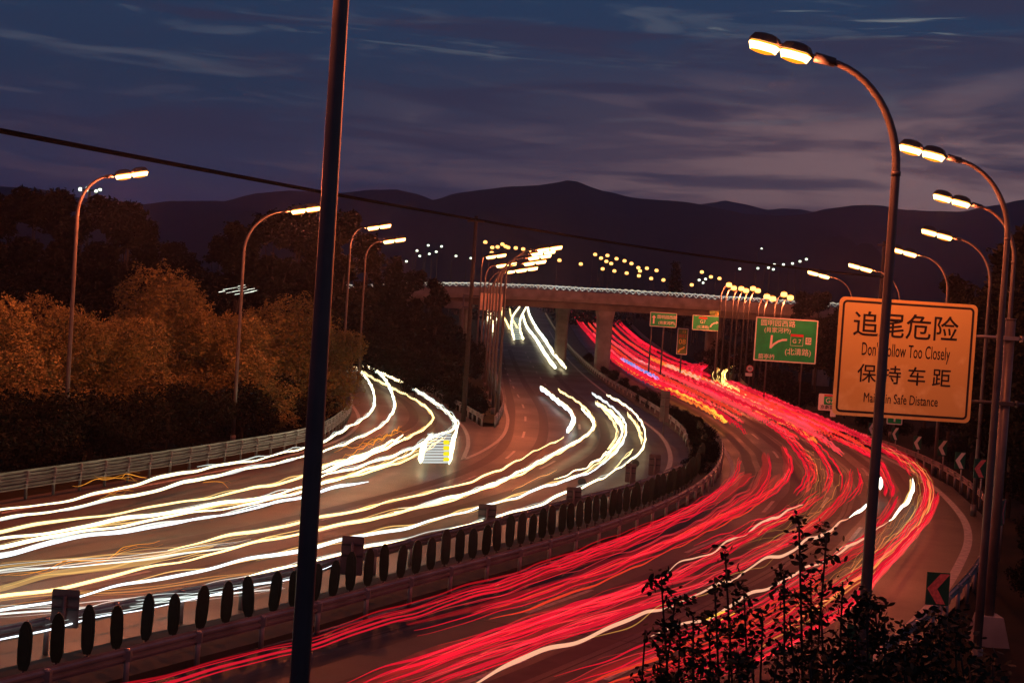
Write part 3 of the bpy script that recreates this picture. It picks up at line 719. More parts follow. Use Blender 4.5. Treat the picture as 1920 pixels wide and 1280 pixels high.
def street_lamp(base, head, H, label, group, power=LAMP_W, rb=.105, rt=.055, light=True, tilt=12, hs=None):
    """base and head are ground positions; the arm bows from the pole top out to the head at height H"""
    hs = hs or 1.05 + max(0, base[1] - 20) / 95
    b = Vector((base[0], base[1], 0)); g = zr(base[1]); d = Vector((head[0] - base[0], head[1] - base[1], 0)); arm = d.length; d.normalize()
    root = empty('street_lamp', (base[0], base[1], g), math.atan2(d.y, d.x)); tag(root, label, 'street lamp', group)
    H -= g + .27
    zc = H - .68 * arm - .1; zb = zc
    pts = [(0, 0, -.2), (0, 0, zc * .33), (0, 0, zc * .66), (0, 0, zc)]; rs = [rb, rb * .87, rb * .75, rb * .64]
    for i in range(1, 13):
        a = math.pi / 2 * i / 12 * .93
        pts.append(((arm - 1.13) / .892 * (1 - math.cos(a)), 0, zc + (H - zc - .02) * math.sin(a))); rs.append(rb * .64 + (rt * .85 - rb * .64) * i / 12)
    mb = MB(); mb.tube(pts, rs, 12); mb.tube([(0, 0, -.02), (0, 0, .5)], rb * 1.25, 12); mb.tube([(0, 0, zc - .05), (0, 0, zc + .02)], rb * .72, 12)
    mb.build('pole', POLE, root)
    ct, st = math.cos(R(tilt)), math.sin(R(tilt))
    tip = Vector(pts[-1])
    mb = MB(); ax = Vector((ct, 0, st)); mb.tube([tip - ax * .12, tip + ax * .20], [.07, .075], 10); mb.tube([tip + ax * .15, tip + ax * 1.05 + Vector((0, 0, .06))], .03, 8); mb.build('bracket', DARKM, root)
    for k in (0, 1):
        hd = link('lamp_head', HEAD_ME, root, tip + ax * (.24 + .23 * hs + .46 * hs * k)); hd.rotation_euler = (0, -R(tilt), 0); hd.scale = (hs, hs, hs)
        link('lens', LENS_ME, hd, (0, 0, -.004))
    if light:
        ld = bpy.data.lights.new('lamp_light', 'POINT'); ld.shadow_soft_size = .18; ld.energy = power; ld.color = LAMP_COL
        lo = bpy.data.objects.new('lamp_light', ld); col.objects.link(lo); lo.parent = root; lo.location = tip + ax * .69 + Vector((0, 0, -.36))
    return root
def lamp_px(pole, head, Z, label, group, **kw):
    pb = Q(*pole, Z); hp = Q(*head, Z)
    return street_lamp((pb.x, Z), (hp.x, Z + kw.pop('dy', 0.0)), hp.z + .02, label, group, **kw)
GR = 'tall street lamps along the outer bend'; GLl = 'tall street lamps along the left guard rail'
lamp_px((1620, 1160), (1414, 70), 21.7, 'nearest right-hand street lamp, its pole crossing in front of the orange sign', GR, power=LAMP_W * .32)
lamp_px((1848, 1000), (1702, 270), 33, 'second street lamp on the right, beside the thick orange sign post', GR, power=LAMP_W * .38)
lamp_px((1893, 600), (1768, 365), 45, 'third street lamp on the right, arm passing behind the second pole', GR, power=LAMP_W * .38)
lamp_px((1850, 620), (1748, 432), 61, 'fourth street lamp on the right, below and left of the third', GR, power=LAMP_W * .42)
lamp_px((1775, 570), (1690, 467), 78.5, 'fifth street lamp on the right, dazzling lamp next to the near pole', GR, power=LAMP_W * .8)
lamp_px((1687, 560), (1613, 498), 101, 'sixth street lamp on the right, small twin lamp left of the near pole', GR)
lamp_px((1596, 590), (1537, 512), 122, 'seventh street lamp on the right, twin lamp over the dark treetops', GR)
lamp_px((597, 700), (440, -420), 12.5, 'tall dark lamp pole cutting the whole picture from top to bottom', GR, power=LAMP_W * .25)
lamp_px((118, 880), (258, 321), 56.4, 'leftmost street lamp, in front of the high mast floodlight', GLl, power=LAMP_W * 1.5)
lamp_px((436, 830), (580, 388), 69.7, 'street lamp just left of the tall dark pole, lamp touching the cable', GLl, power=LAMP_W * 1.2)
lamp_px((640, 735), (711, 422), 106, 'street lamp right of the tall dark pole, upper of two twin lamps', GLl, power=LAMP_W * 1.3)
lamp_px((672, 700), (738, 448), 122, 'street lamp right of the tall dark pole, lower of two twin lamps', GLl)
lamp_px((-330, 1040), (-200, 180), 42, 'street lamp beyond the left edge by the guard rail', GLl, power=LAMP_W * 1.5)
# the row of lamps on the nose of the gore
GN = 'lamp row standing on the gore nose'
nose = [((931, 790), (1033, 462), 92), ((923, 780), (1020, 470), 99), ((918, 760), (1012, 478), 108), ((913, 740), (1002, 489), 117), ((909, 720), (986, 502), 130), ((905, 700), (963, 505), 142), ((899, 690), (946, 494), 150), ((893, 660), (926, 478), 160)]
for i, (pl, hd, Z) in enumerate(nose):
    lamp_px(pl, hd, Z, 'slim street lamp in the tight row of poles on the gore nose', GN, power=LAMP_W * .55, rb=.12)
# far lamps: pole with one small glowing head
FARHEAD = None
def far_mesh(w, glowmat):
    mb = MB(); n = 8; rows = [(-.62, .05), (-.40, .74), (0, .92), (.40, .74), (.62, .05)]
    vs = [(w * r_ * math.cos(2 * math.pi * i / n), w * .75 * r_ * math.sin(2 * math.pi * i / n), z * w * 1.45) for z, r_ in rows for i in range(n)]
    fs = [(j * n + i, j * n + (i + 1) % n, (j + 1) * n + (i + 1) % n, (j + 1) * n + i) for j in range(4) for i in range(n)]
    mb.add(vs, fs, 0, True)
    for k in range(n): mb.m[k] = 1; mb.m[3 * n + k] = 1
    return mb.mesh('lamp_head', glowmat)
FO = far_mesh(.40, [glow((1.0, .56, .15), 2.8), glow((1.0, .24, .010), 1.6)]); FWm = far_mesh(.32, [glow((.85, 1.0, .80), 2.4), glow((.7, .9, .45), .8)])  # dimmer outer bands imitate glare round each distant lamp
def far_lamp(px, py, Z, me, label, group, s=1.0, power=0):
    c = Q(px, py, Z); g = zr(Z); k = s * Z / 260
    mb = MB(); top = c.z - g
    mb.tube([(0, .1, -.2), (0, .1, top - 1.2), (.25, .1, top - .3), (.8, .1, top + .05)], [.10, .07, .06, .05], 6)
    root = mb.build('street_lamp', DARKM, None, (c.x - .8, Z, g)); tag(root, label, 'street lamp', group)
    h = link('lamp_head', me, root, (.8, 0, top)); h.scale = (k, k, k)
    if power:
        ld = bpy.data.lights.new('lamp_light', 'POINT'); ld.shadow_soft_size = .2; ld.energy = power; ld.color = LAMP_COL
        lo = bpy.data.objects.new('lamp_light', ld); col.objects.link(lo); lo.parent = root; lo.location = (.8, -.2, top - .9)
GF1 = 'small orange lamps in the distance above the gore lamp row'; GF2 = 'small orange lamps in the distance above the overpass'; GF3 = 'orange lamps beyond the right end of the overpass'
for px, py in ((910, 454), (923, 464), (922, 474), (933, 463), (942, 458), (948, 462), (953, 464), (967, 465), (981, 467), (996, 470), (1049, 488), (970, 504), (992, 500)):
    far_lamp(px, py, rnd.uniform(440, 500), FO, 'tiny orange street lamp in the string above the gore lamp row', GF1, 1.0)
for px, py in ((1116, 477), (1127, 484), (1137, 490), (1146, 494), (1139, 479), (1156, 485), (1171, 489), (1184, 494), (1197, 502), (1200, 508), (1213, 503), (1130, 504), (1152, 508), (1175, 512), (1198, 517), (1231, 507), (1221, 522), (1244, 525), (1089, 495)):
    far_lamp(px, py, rnd.uniform(440, 510), FO, 'tiny orange street lamp in the cluster above the middle of the overpass', GF2, .95)
for px, py in ((1316, 510), (1333, 519), (1349, 522), (1297, 534)):
    far_lamp(px, py, rnd.uniform(240, 320), FO, 'tiny orange street lamp just right of the lone dark conifer', GF2, .95)
for px, py in ((1367, 534), (1376, 540), (1390, 541), (1399, 545), (1412, 541), (1421, 545)):
    far_lamp(px, py, 160, FO, 'orange lamp in the row of three pairs above the deck end', GF3, 1.5, LAMP_W * .6 if px in (1367, 1390, 1412) else 0)
for px, py in ((1438, 556), (1449, 560), (1470, 552), (1482, 558)):
    far_lamp(px, py, 150, FO, 'orange lamp just above the large green sign', GF3, 1.7, LAMP_W * .5 if px in (1438, 1470) else 0)
for px, py in ((762, 490), (782, 470), (787, 480), (803, 460), (805, 476), (818, 472), (828, 462), (855, 480), (883, 484)):
    far_lamp(px, py, rnd.uniform(260, 330), FWm, 'tiny pale street lamp in the distance left of the utility pole', 'pale distant lamps left of the utility pole', .8)
for px, py in ((1311, 525), (1318, 530), (1323, 523), (1387, 504), (1421, 503), (1441, 502), (1452, 496), (1450, 505), (1469, 496), (1486, 494), (1500, 490), (1512, 486)):
    far_lamp(px, py, rnd.uniform(260, 330), FWm, 'tiny white street lamp in the distance above the deck end', 'white distant lamps above the deck end', .85)
far_lamp(1428, 466, 300, FWm, 'lone tiny white lamp on the hillside', 'white distant lamps above the deck end', .6)
far_lamp(289, 458, 180, FWm, 'small lone white lamp among the dark trees at upper left', 'white lamps among the left trees', .9)
far_lamp(549, 518, 150, FWm, 'small lone white lamp left of the tall dark pole', 'white lamps among the left trees', .9)
def high_mast():
    Z = 150; c = Q(168, 356, Z); root = empty('high_mast', (c.x, Z, zr(Z))); tag(root, 'high mast floodlight with a ring of pale lamps behind the leftmost street lamp', 'floodlight'); h = c.z - zr(Z)
    o = MB(); o.tube([(0, 0, 0), (0, 0, h)], [.3, .14], 8); o.build('mast', POLE, root)
    o = MB(); o.tube([(1.0 * math.cos(2 * math.pi * i / 16), 1.0 * math.sin(2 * math.pi * i / 16), h - .05) for i in range(17)], .05, 5); o.build('ring', DARKM, root)
    for i in range(7):
        a = 2 * math.pi * i / 7 + .3; l = link('floodlight', FWm, root, (1.05 * math.cos(a), 1.05 * math.sin(a), h + .12 * math.sin(3 * a))); l.scale = (.65, .65, .65)
high_mast()
# ------------------------------------------------------------------ utility poles and cable
def utility():
    A = Q(893, 405, 92); B = Q(1658, 452, 112); C = Q(0, 240, 40)
    for p, lab in ((A, 'dark utility pole carrying the cable, over the middle bushes'), (B, 'thin dark utility pole behind the orange sign')):
        root = empty('utility_pole', (p.x, p.y, 0)); tag(root, lab, 'utility pole')
        o = MB(); o.tube([(0, 0, -.2), (0, 0, p.z)], [.17, .11], 10); o.build('pole', BARK, root)
        o = MB(); o.box((0, -.12, p.z - .35), (1.1, .09, .10)); o.build('crossarm', BARK, root)
    a1 = Q(893, 412, 91.8); b1 = Q(1658, 520, 111.8)
    pts = []
    C2 = a1 + (C - a1) * 1.35
    for s, e, sag in ((C2, a1, .10), (a1, b1, .30)):
        for i in range(31):
            f = i / 30; q = s.lerp(e, f); q.z -= sag * 4 * f * (1 - f); pts.append(q)
    o = MB(); o.tube(pts, .085, 6)
    tag(o.build('cable', mat('cable', (.006, .006, .006), 1.0, spec=0)), 'thick black overhead cable slanting across the sky', 'cable')
utility()
# ------------------------------------------------------------------ vegetation
def crown_mesh(name, seed, n, lobes, leaf, m, dens=.45):
    rd = random.Random(seed); mb = MB(); vs = []; fs = []
    tot = sum(r[3] ** 2 for r in lobes)
    for cx, cy, cz, r in lobes:
        for _ in range(int(n * r * r / tot)):
            d = Vector((rd.gauss(0, 1), rd.gauss(0, 1), rd.gauss(0, 1))).normalized()
            rr = r * (dens + (1 - dens) * rd.random() ** .6) * (1 + .16 * math.sin(7 * d.x + 5 * d.z + seed + cx) + .13 * math.sin(13 * d.y + 9 * d.z + 3 * d.x + cy) + .10 * math.sin(21 * d.x + 17 * d.z))
            p = Vector((cx, cy, cz)) + Vector((d.x, d.y, d.z * .85)) * rr
            a = Vector((rd.gauss(0, 1), rd.gauss(0, 1), rd.gauss(0, .7))).normalized(); b = a.cross(Vector((rd.gauss(0, 1), rd.gauss(0, 1), rd.gauss(0, 1)))).normalized()
            s = leaf * rd.uniform(.6, 1.35); o = len(vs)
            vs += [p - a * s, p + b * s * .5, p + a * s, p - b * s * .5]; fs.append((o, o + 1, o + 2, o + 3))
    mb.add(vs, fs); return mb.mesh(name, m)
def trunk_mesh(seed, h, r, lobes):
    rd = random.Random(seed); mb = MB()
    mb.tube([(0, 0, -.2), (rd.uniform(-.1, .1), 0, h * .3), (rd.uniform(-.2, .2), rd.uniform(-.2, .2), h * .6)], [r, r * .8, r * .5], 7)
    for cx, cy, cz, rr in lobes[:9]:
        s = Vector((0, 0, h * rd.uniform(.2, .55))); e = Vector((cx, cy, cz)); mb.tube([s, s.lerp(e, .5) + Vector((0, 0, .2)), e], [r * .45, r * .3, r * .12], 5)
    return mb.mesh('trunk', BARK)
def lobes_bush(seed, w, h, k):
    rd = random.Random(seed); L_ = []
    for i in range(k):
        z = h * (.22 + .66 * rd.random()); f = 1 - .55 * abs(z / h - .45) * 1.6; a = rd.uniform(0, 6.28); q = w * .42 * math.sqrt(rd.random()) * f
        L_.append((q * math.cos(a), q * math.sin(a), z, w * rd.choice((.11, .15, .19, .25))))
    return L_
def lobes_tall(seed, w, h, k):
    rd = random.Random(seed); L_ = []
    for i in range(k):
        z = h * (.25 + .70 * rd.random()); f = max(.25, 1.15 - z / h); a = rd.uniform(0, 6.28); q = w * .45 * math.sqrt(rd.random()) * f
        L_.append((q * math.cos(a), q * math.sin(a), z, w * rd.uniform(.10, .20) * (.6 + .5 * f)))
    return L_
def tree_proto(name, seed, lobes, h, n, leaf, m, r=.12, dens=.45):
    root = empty(name, (0, 0, 0)); link('trunk', trunk_mesh(seed, h, r, lobes), root); link('crown', crown_mesh('crown', seed + 1, n, lobes, leaf, m, dens), root); return root
PROTO = {}
def plant_tree(key, loc, s, rz, label, cat, group, sz=None):
    p, used = PROTO[key]
    o = p if not used else copy_tree(p); PROTO[key] = (p, True)
    o.location = loc; o.rotation_euler = (0, 0, rz); o.scale = (s, s, sz or s); tag(o, label, cat, group); return o
for i in range(3):
    PROTO['bush%d' % i] = (tree_proto('bushy_tree', 20 + i * 7, lobes_bush(30 + i, 6.6, 6.2, 17), 6.2, 36000, .066, LEAF, .12, .82), False)
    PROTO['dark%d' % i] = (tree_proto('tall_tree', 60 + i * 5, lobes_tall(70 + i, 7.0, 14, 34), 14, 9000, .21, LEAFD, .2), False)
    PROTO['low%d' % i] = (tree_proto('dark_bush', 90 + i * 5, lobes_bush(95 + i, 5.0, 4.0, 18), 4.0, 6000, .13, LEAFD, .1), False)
GB = 'bushy trees behind the left guard rail'
bl = [(-40, 575, 58, 'orange-lit bushy tree at the left edge of the picture'), (70, 568, 60, 'brightest orange-lit bushy tree, under the leftmost lamp'), (150, 585, 64, 'bushy tree directly behind the leftmost lamp pole'), (225, 572, 68, 'darker bushy tree right of the leftmost lamp pole'), (305, 548, 72, 'tallest bushy tree between the first two left lamps'), (375, 572, 74, 'orange-lit bushy tree left of the second lamp pole'), (430, 590, 76, 'bushy tree behind the second lamp pole'), (500, 566, 78, 'orange-lit bushy tree right of the second lamp pole'), (560, 575, 82, 'bushy tree just left of the tall dark pole'), (612, 600, 88, 'bushy tree partly hidden by the tall dark pole')]
for i, (px, py, Y, lab) in enumerate(bl):
    Y += (-2.5, 3.5, 0.5)[i % 3]; py += (-8, 26, 8, 34)[i % 4]; t = Q(px, py, Y + 2); s = t.z / 6.0
    plant_tree('bush%d' % (i % 3), (t.x, Y + 2.0, 0), max(s, .9) * 1.02, rnd.uniform(0, 6), lab, 'tree', GB, s * 1.0)
for i, (px, py, Y) in enumerate(((10, 740, 54), (95, 745, 55), (175, 735, 59), (250, 735, 62), (320, 728, 66), (390, 722, 69), (460, 716, 73), (530, 712, 77), (595, 706, 84), (-70, 740, 52))):
    t = Q(px, py, Y); plant_tree('low%d' % (i % 3), (t.x, Y, 0), t.z / 3.9, rnd.uniform(0, 6), 'dark-leaved low bush standing in for shade under the bushy trees on the left', 'bush', 'low bushes under the left trees')  # shade below the tree crowns put in as darker-leaved bushes
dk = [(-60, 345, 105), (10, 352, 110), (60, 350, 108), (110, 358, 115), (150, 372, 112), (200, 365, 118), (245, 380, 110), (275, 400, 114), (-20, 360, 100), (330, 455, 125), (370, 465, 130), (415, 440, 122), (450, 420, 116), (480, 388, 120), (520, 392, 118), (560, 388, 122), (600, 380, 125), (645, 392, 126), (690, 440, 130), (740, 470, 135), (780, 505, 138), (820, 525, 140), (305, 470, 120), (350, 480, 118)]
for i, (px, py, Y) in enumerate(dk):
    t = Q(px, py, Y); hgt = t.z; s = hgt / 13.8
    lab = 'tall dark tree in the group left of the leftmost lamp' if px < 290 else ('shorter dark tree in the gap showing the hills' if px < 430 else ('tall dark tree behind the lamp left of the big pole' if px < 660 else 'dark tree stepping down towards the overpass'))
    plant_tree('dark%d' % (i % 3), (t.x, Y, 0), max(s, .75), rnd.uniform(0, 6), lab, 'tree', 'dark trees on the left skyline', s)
for i, (px, py, Y) in enumerate(((660, 610, 140), (710, 610, 135), (760, 630, 128), (800, 650, 122), (830, 670, 112), (860, 700, 104), (885, 740, 97), (735, 650, 135), (780, 690, 112), (845, 725, 102), (690, 640, 145), (870, 640, 135), (840, 600, 160), (790, 590, 165), (740, 585, 165), (690, 585, 165))):
    t = Q(px, py, Y); plant_tree('low%d' % (i % 3), (t.x, Y, zr(Y)), max(.55, (t.z - zr(Y)) / 3.9), rnd.uniform(0, 6), 'dark bush on the island between the slip road and the lamp row', 'bush', 'bushes on the gore island')
rt = [(1800, 520, 90), (1850, 500, 82), (1900, 450, 76), (1950, 430, 70), (1870, 560, 74), (1920, 540, 62), (1830, 590, 84), (1990, 480, 60), (1540, 545, 160), (1510, 548, 170), (1575, 558, 150), (1600, 570, 140), (1640, 575, 135), (1700, 580, 125), (1750, 570, 110), (1450, 575, 180)]
for i, (px, py, Y) in enumerate(rt):
    t = Q(px, py, Y); s = (t.z - zr(Y)) / 13.8
    lab = 'dark tree at the right edge behind the tall lamps' if px > 1780 else ('dark tree behind the large green sign' if px < 1620 else 'dark tree behind the orange sign')
    plant_tree('dark%d' % (i % 3), (t.x, Y, zr(Y)), max(s, .7), rnd.uniform(0, 6), lab, 'tree', 'dark trees on the right', s)
for i, (px, py, Y) in enumerate(((1440, 690, 140), (1490, 720, 128), (1545, 745, 118), (1600, 770, 108), (1660, 790, 100), (1720, 800, 92), (1780, 820, 82), (1840, 840, 72), (1900, 880, 60), (1900, 1000, 48), (1940, 1080, 42), (1900, 1110, 40), (1390, 640, 185), (1330, 640, 190))):
    t = Q(px, py, Y); plant_tree('low%d' % (i % 3), (t.x + 1.5, Y + 2, zr(Y)), max(.4, (t.z - zr(Y)) / 3.9), rnd.uniform(0, 6), 'dark bush on the verge behind the outer guard rail', 'bush', 'bushes behind the outer guard rail')
for i in range(22):
    j = 2 * 14 + i * 5 if i < 17 else 6 * 14 + 10 + (i - 17) * 2
    p = MID[min(j, len(MID) - 1)]
    if abs(p.y - 178) < 6: continue
    plant_tree('low%d' % (i % 3), (p.x + rnd.uniform(-.2, .2), p.y, zr(p.y) + .1), rnd.uniform(.24, .34), rnd.uniform(0, 6), 'low dark shrub on the central reservation between the overpass pier and the oval panels', 'bush', 'low shrubs on the central reservation')
def conifer():
    Y = 235; c = Q(1268, 488, Y); g = zr(Y); h = c.z - g; root = empty('conifer', (c.x, Y, g)); tag(root, 'lone dark conifer rising above the overpass deck', 'tree')
    lb = [(0, 0, h * (.35 + .06 * i), 1.9 * (1 - .075 * i) + .3) for i in range(11)]
    link('trunk', trunk_mesh(5, h, .15, lb[:2]), root); link('crown', crown_mesh('crown', 6, 4200, lb, .22, LEAFD, .3), root)
conifer()
def far_woods():
    lb = []; rd = random.Random(4)
    for i in range(150):
        x = rd.uniform(-130, 170); Y = rd.uniform(330, 430); lb.append((x, Y, zr(Y) + rd.uniform(.5, 3.6), rd.uniform(2.2, 4.2)))
    o = link('far_woods', crown_mesh('far_woods', 8, 30000, lb, .5, LEAFD, .3)); tag(o, 'dark low woods beyond the overpass', 'woods', kind='stuff')
far_woods()
# foreground shrubs: thin stems with small leaf clumps, standing on the verge below the camera
def near_shrub(seed, base, tops, label, nleaf=1.0):
    rd = random.Random(seed); root = empty('shrub', base); tag(root, label, 'shrub', 'leafy shrubs in the foreground')
    st = MB(); lf = MB(); vs = []; fs = []
    def leafs(p, k, spread, size):
        for _ in range(k):
            q = p + Vector((rd.gauss(0, spread), rd.gauss(0, spread), rd.gauss(0, spread)))
            a = Vector((rd.gauss(0, 1), rd.gauss(0, 1), rd.gauss(0, .6))).normalized(); b = a.cross(Vector((rd.gauss(0, 1), rd.gauss(0, 1), rd.gauss(0, 1)))).normalized(); s = size * rd.uniform(.6, 1.2); o = len(vs)
            vs.extend([q - a * s, q - a * s * .3 + b * s * .45, q + a * s * .4 + b * s * .40, q + a * s, q + a * s * .4 - b * s * .40, q - a * s * .3 - b * s * .45]); fs.append((o, o + 1, o + 2, o + 3, o + 4, o + 5))
    for t in tops:
        e = Vector(t) - Vector(base); s0 = Vector((e.x * .35 + rd.uniform(-.3, .3), e.y * .35, 0)); 
        pts = [s0 + Vector((0, 0, -.2)), s0.lerp(e, .4) + Vector((rd.uniform(-.12, .12), 0, 0)), s0.lerp(e, .75) + Vector((rd.uniform(-.1, .1), 0, 0)), e]
        cc = catmull(pts, .12); st.tube(cc, [.022 * (1 - .8 * i / len(cc)) + .003 for i in range(len(cc))], 5)
        n = len(cc)
        for i in range(int(n * .3), n):
            f = i / n
            if rd.random() < .60 * nleaf + .1:
                up = 1 - f
                side = Vector((rd.gauss(0, 1), rd.gauss(0, 1), rd.uniform(.0, .9))).normalized() * (rd.uniform(.05, .62) * (.16 + up * 1.6))
                tp = cc[i] + side; st.tube([cc[i], cc[i].lerp(tp, .5) + Vector((0, 0, .02)), tp], .004, 4)
                leafs(tp, int(11 * nleaf), .045, .036); leafs(cc[i].lerp(tp, .55), int(7 * nleaf), .05, .034)
        leafs(e, 6, .03, .03)
    st.build('stem', BARK, root); lf.add(vs, fs); lf.build('foliage', LEAFN, root)
def tp(px, py, Y): return tuple(Q(px, py, Y))
near_shrub(11, (1.9, 11.5, 0), [tp(1240, 1085, 11), tp(1265, 1130, 11.2), tp(1300, 1150, 11), tp(1210, 1180, 11.2), tp(1330, 1180, 11.4), tp(1275, 1190, 11.2), tp(1235, 1220, 11)], 'leafy shrub at the left of the foreground bushes', 1.1)
near_shrub(12, (2.7, 11.2, 0), [tp(1360, 1040, 11), tp(1340, 1100, 10.8), tp(1395, 1110, 11.3), tp(1430, 1150, 11), tp(1370, 1170, 11), tp(1410, 1200, 11)], 'leafy shrub with a tall twig in front of the red trails', 1.05)
near_shrub(13, (3.3, 11.6, 0), [tp(1498, 975, 11.2), tp(1470, 1075, 11.0), tp(1550, 1000, 11.3), tp(1520, 1090, 11.4), tp(1580, 1090, 11.2), tp(1540, 1150, 11), tp(1480, 1150, 11)], 'tallest shrub, twigs reaching above the guard rail level beside the near lamp pole', 1.05)
near_shrub(14, (3.9, 11.4, 0), [tp(1625, 1120, 11), tp(1640, 1140, 11.4), tp(1600, 1150, 11.2), tp(1655, 1190, 11), tp(1590, 1200, 11), tp(1560, 1215, 11)], 'dense shrub wrapped round the foot of the near lamp pole', 1.5)
near_shrub(15, (4.9, 11.6, 0), [tp(1700, 1190, 11.2), tp(1730, 1165, 11), tp(1760, 1150, 11.4), tp(1790, 1170, 11.2), tp(1690, 1230, 11), tp(1740, 1215, 11), tp(1800, 1215, 11), tp(1660, 1240, 11)], 'dark shrub below the large pink-lit chevron board', 1.5)
near_shrub(16, (2.4, 10.0, 0), [tp(1300, 1235, 10), tp(1390, 1245, 10), tp(1460, 1225, 10), tp(1520, 1240, 10), tp(1240, 1262, 10), tp(1340, 1270, 10)], 'low shrub along the bottom edge under the taller twigs', 1.5)
near_shrub(17, (4.4, 10.0, 0), [tp(1580, 1250, 10), tp(1640, 1255, 10), tp(1700, 1262, 10), tp(1760, 1250, 10), tp(1820, 1255, 10), tp(1860, 1245, 10.4)], 'low shrub in the bottom right corner', 1.6)
# ------------------------------------------------------------------ light trails
TR_N = [0]
def trail_mb(mb, pts, w, hh, a=.05, lam=4.0, seed=0, far_zig=0.0, off=0.0, dzo=0.0, mat_=0, taper=True, phs=None):
    rd = random.Random(phs if phs is not None else seed); ph = [rd.uniform(0, 6.28) for _ in range(4)] + [random.Random(seed).uniform(0, 6.28)]
    Ym = sum(p.y for p in pts) / len(pts); step = .22 if Ym < 60 else (.17 if far_zig else .35)
    c = catmull(pts, step); n = len(c)
    if n < 3: return
    vs = []; s = 0.0
    for i, p in enumerate(c):
        if i: s += (c[i] - c[i - 1]).length
        t = c[min(i + 1, n - 1)] - c[max(0, i - 1)]; t.z = 0; t.normalize(); nn = Vector((-t.y, t.x, 0))
        zig = far_zig * max(0.0, min(1.0, (p.y - 55) / 70))
        dz = a * (math.sin(6.283 * s / lam + ph[0]) + .28 * math.sin(6.283 * s / (lam * .47) + ph[1]) + .35 * math.sin(6.283 * s / (lam * 2.3) + ph[2])) + zig * (2 * abs(2 * ((s / (.25 + p.y / 330)) % 1) - 1) - 1)
        lat = off + a * .5 * math.sin(6.283 * s / (lam * 1.3) + ph[3])
        wv = (w * (.8 + .25 * math.sin(s / 3.1 + ph[4]) + .12 * math.sin(s / .9 + ph[1]))) * (1.0 if not taper else min(1, .25 + (i + 1) / 14, .15 + (n - i) / 14))
        q = p + nn * lat + Vector((0, 0, dz + dzo))
        vs += [q + nn * wv / 2, q + Vector((0, 0, hh * wv)), q - nn * wv / 2, q - Vector((0, 0, hh * wv))]
    fs = []
    for i in range(n - 1):
        for k in range(4):
            k2 = (k + 1) % 4; fs.append((4 * i + k, 4 * i + k2, 4 * i + 4 + k2, 4 * i + 4 + k))
    mb.add(vs, fs, mat_)
def trail(pix, label, group, mats, w=.15, h=.65, a=.034, lam=5.0, extra=2, spread=.12, zig=.10, cat='light trail', world=None, hh=.45, hal=None):
    """one vehicle's light trail: a bright strand with a few finer strands winding round it"""
    TR_N[0] += 1; sd_ = TR_N[0] * 17
    pts = world or [P(x, y, h) for x, y in pix]
    mats = list(mats) + ([hal] if hal else []); mb = MB(); w *= .62 if sum(p.y for p in pts) / len(pts) < 90 and group in (GC, GA) else .9; trail_mb(mb, pts, w, hh, a, lam, sd_, zig)
    if hal: trail_mb(mb, pts, w * 1.7, hh, a, lam, sd_, zig, 0, 0, len(mats) - 1)  # wider dim sleeve imitates bloom round the strand
    rd = random.Random(sd_)
    for k in range(extra):
        i0 = rd.randint(0, max(0, len(pts) // 3)); i1 = len(pts) - rd.randint(0, len(pts) // 3)
        if i1 - i0 < 2: i0, i1 = 0, len(pts)
        trail_mb(mb, pts[i0:i1], w * rd.uniform(.25, .55), hh, a * rd.uniform(.8, 1.5), lam * rd.uniform(.7, 1.2), sd_ + k + 1, zig, rd.uniform(-spread, spread), rd.uniform(-.06, .10), 1)
    o = mb.build('light_trail', mats); tag(o, label, cat, group); return o
WH = glow((1.0, .84, .47), 3.8); WH2 = aura((.80, .92, .85), .9); WA = glow((1.0, .74, .30), 2.5); WA2 = aura((1.0, .66, .20), .9); YE = aura((1.0, .62, .16), 1.0); YE2 = aura((.85, .52, .14), .42); CO = glow((.82, .93, 1.0), 2.2)
HAL = aura((.80, .76, .42), .09); GOLD_ = aura((1.0, .50, .12), .4); HALW = aura((.9, .62, .22), .14); HALR = aura((.9, .02, .03), .10)
GC = 'white headlight trails on the slip road'; GA = 'white headlight trails on the left carriageway'
W = [(-120, 0), ]
trail([(-150, 988), (0, 958), (133, 936), (233, 912), (373, 880), (483, 860), (575, 838), (610, 825), (650, 803), (685, 782), (700, 765), (702, 740), (690, 712), (670, 692), (640, 674), (600, 660)], 'uppermost white headlight trail, hugging the left guard rail', GC, [WH, WH2], hal=HAL, w= .18)
trail([(-150, 1003), (0, 975), (67, 963), (133, 951), (247, 928), (333, 908), (433, 885), (573, 855), (610, 845), (667, 822), (710, 802), (732, 780), (741, 760), (735, 735), (722, 710), (700, 692), (655, 678), (600, 664)], 'second white headlight trail from the left guard rail', GC, [WH, WH2], hal=HAL, w= .18)
trail([(-150, 1022), (0, 995), (167, 968), (333, 943), (500, 910), (573, 891), (608, 873), (700, 847), (760, 822), (800, 800), (813, 783), (802, 766), (780, 750), (733, 726), (700, 709), (640, 674), (600, 657)], 'third white trail, bending sharply at the gore', GC, [WA, WA2], hal=HALW, w= .17, extra=2, spread=.14)
trail([(-150, 1040), (0, 1012), (167, 985), (333, 956), (500, 930), (570, 913), (607, 892), (700, 866), (767, 842), (810, 820), (845, 806), (855, 796), (847, 780), (813, 753), (773, 727), (733, 707), (640, 667), (600, 650)], 'broad white trail swinging round the gore nose', GC, [WH, WH2], hal=HAL, w= .19, extra=2, spread=.18)
trail([(-150, 1052), (0, 1024), (167, 994), (333, 966), (500, 938), (600, 908), (690, 880), (743, 862), (775, 845), (800, 828)], 'white trail weaving under the broad one', GC, [WH, WA2], .18, extra=2, spread=.12)
trail([(-150, 1066), (0, 1040), (133, 1010), (253, 991), (367, 975), (493, 948), (567, 931), (607, 918), (650, 910), (692, 902)], 'lowest white trail of the slip road, ending right of the tall dark pole', GC, [CO, WH2], .19, extra=2)
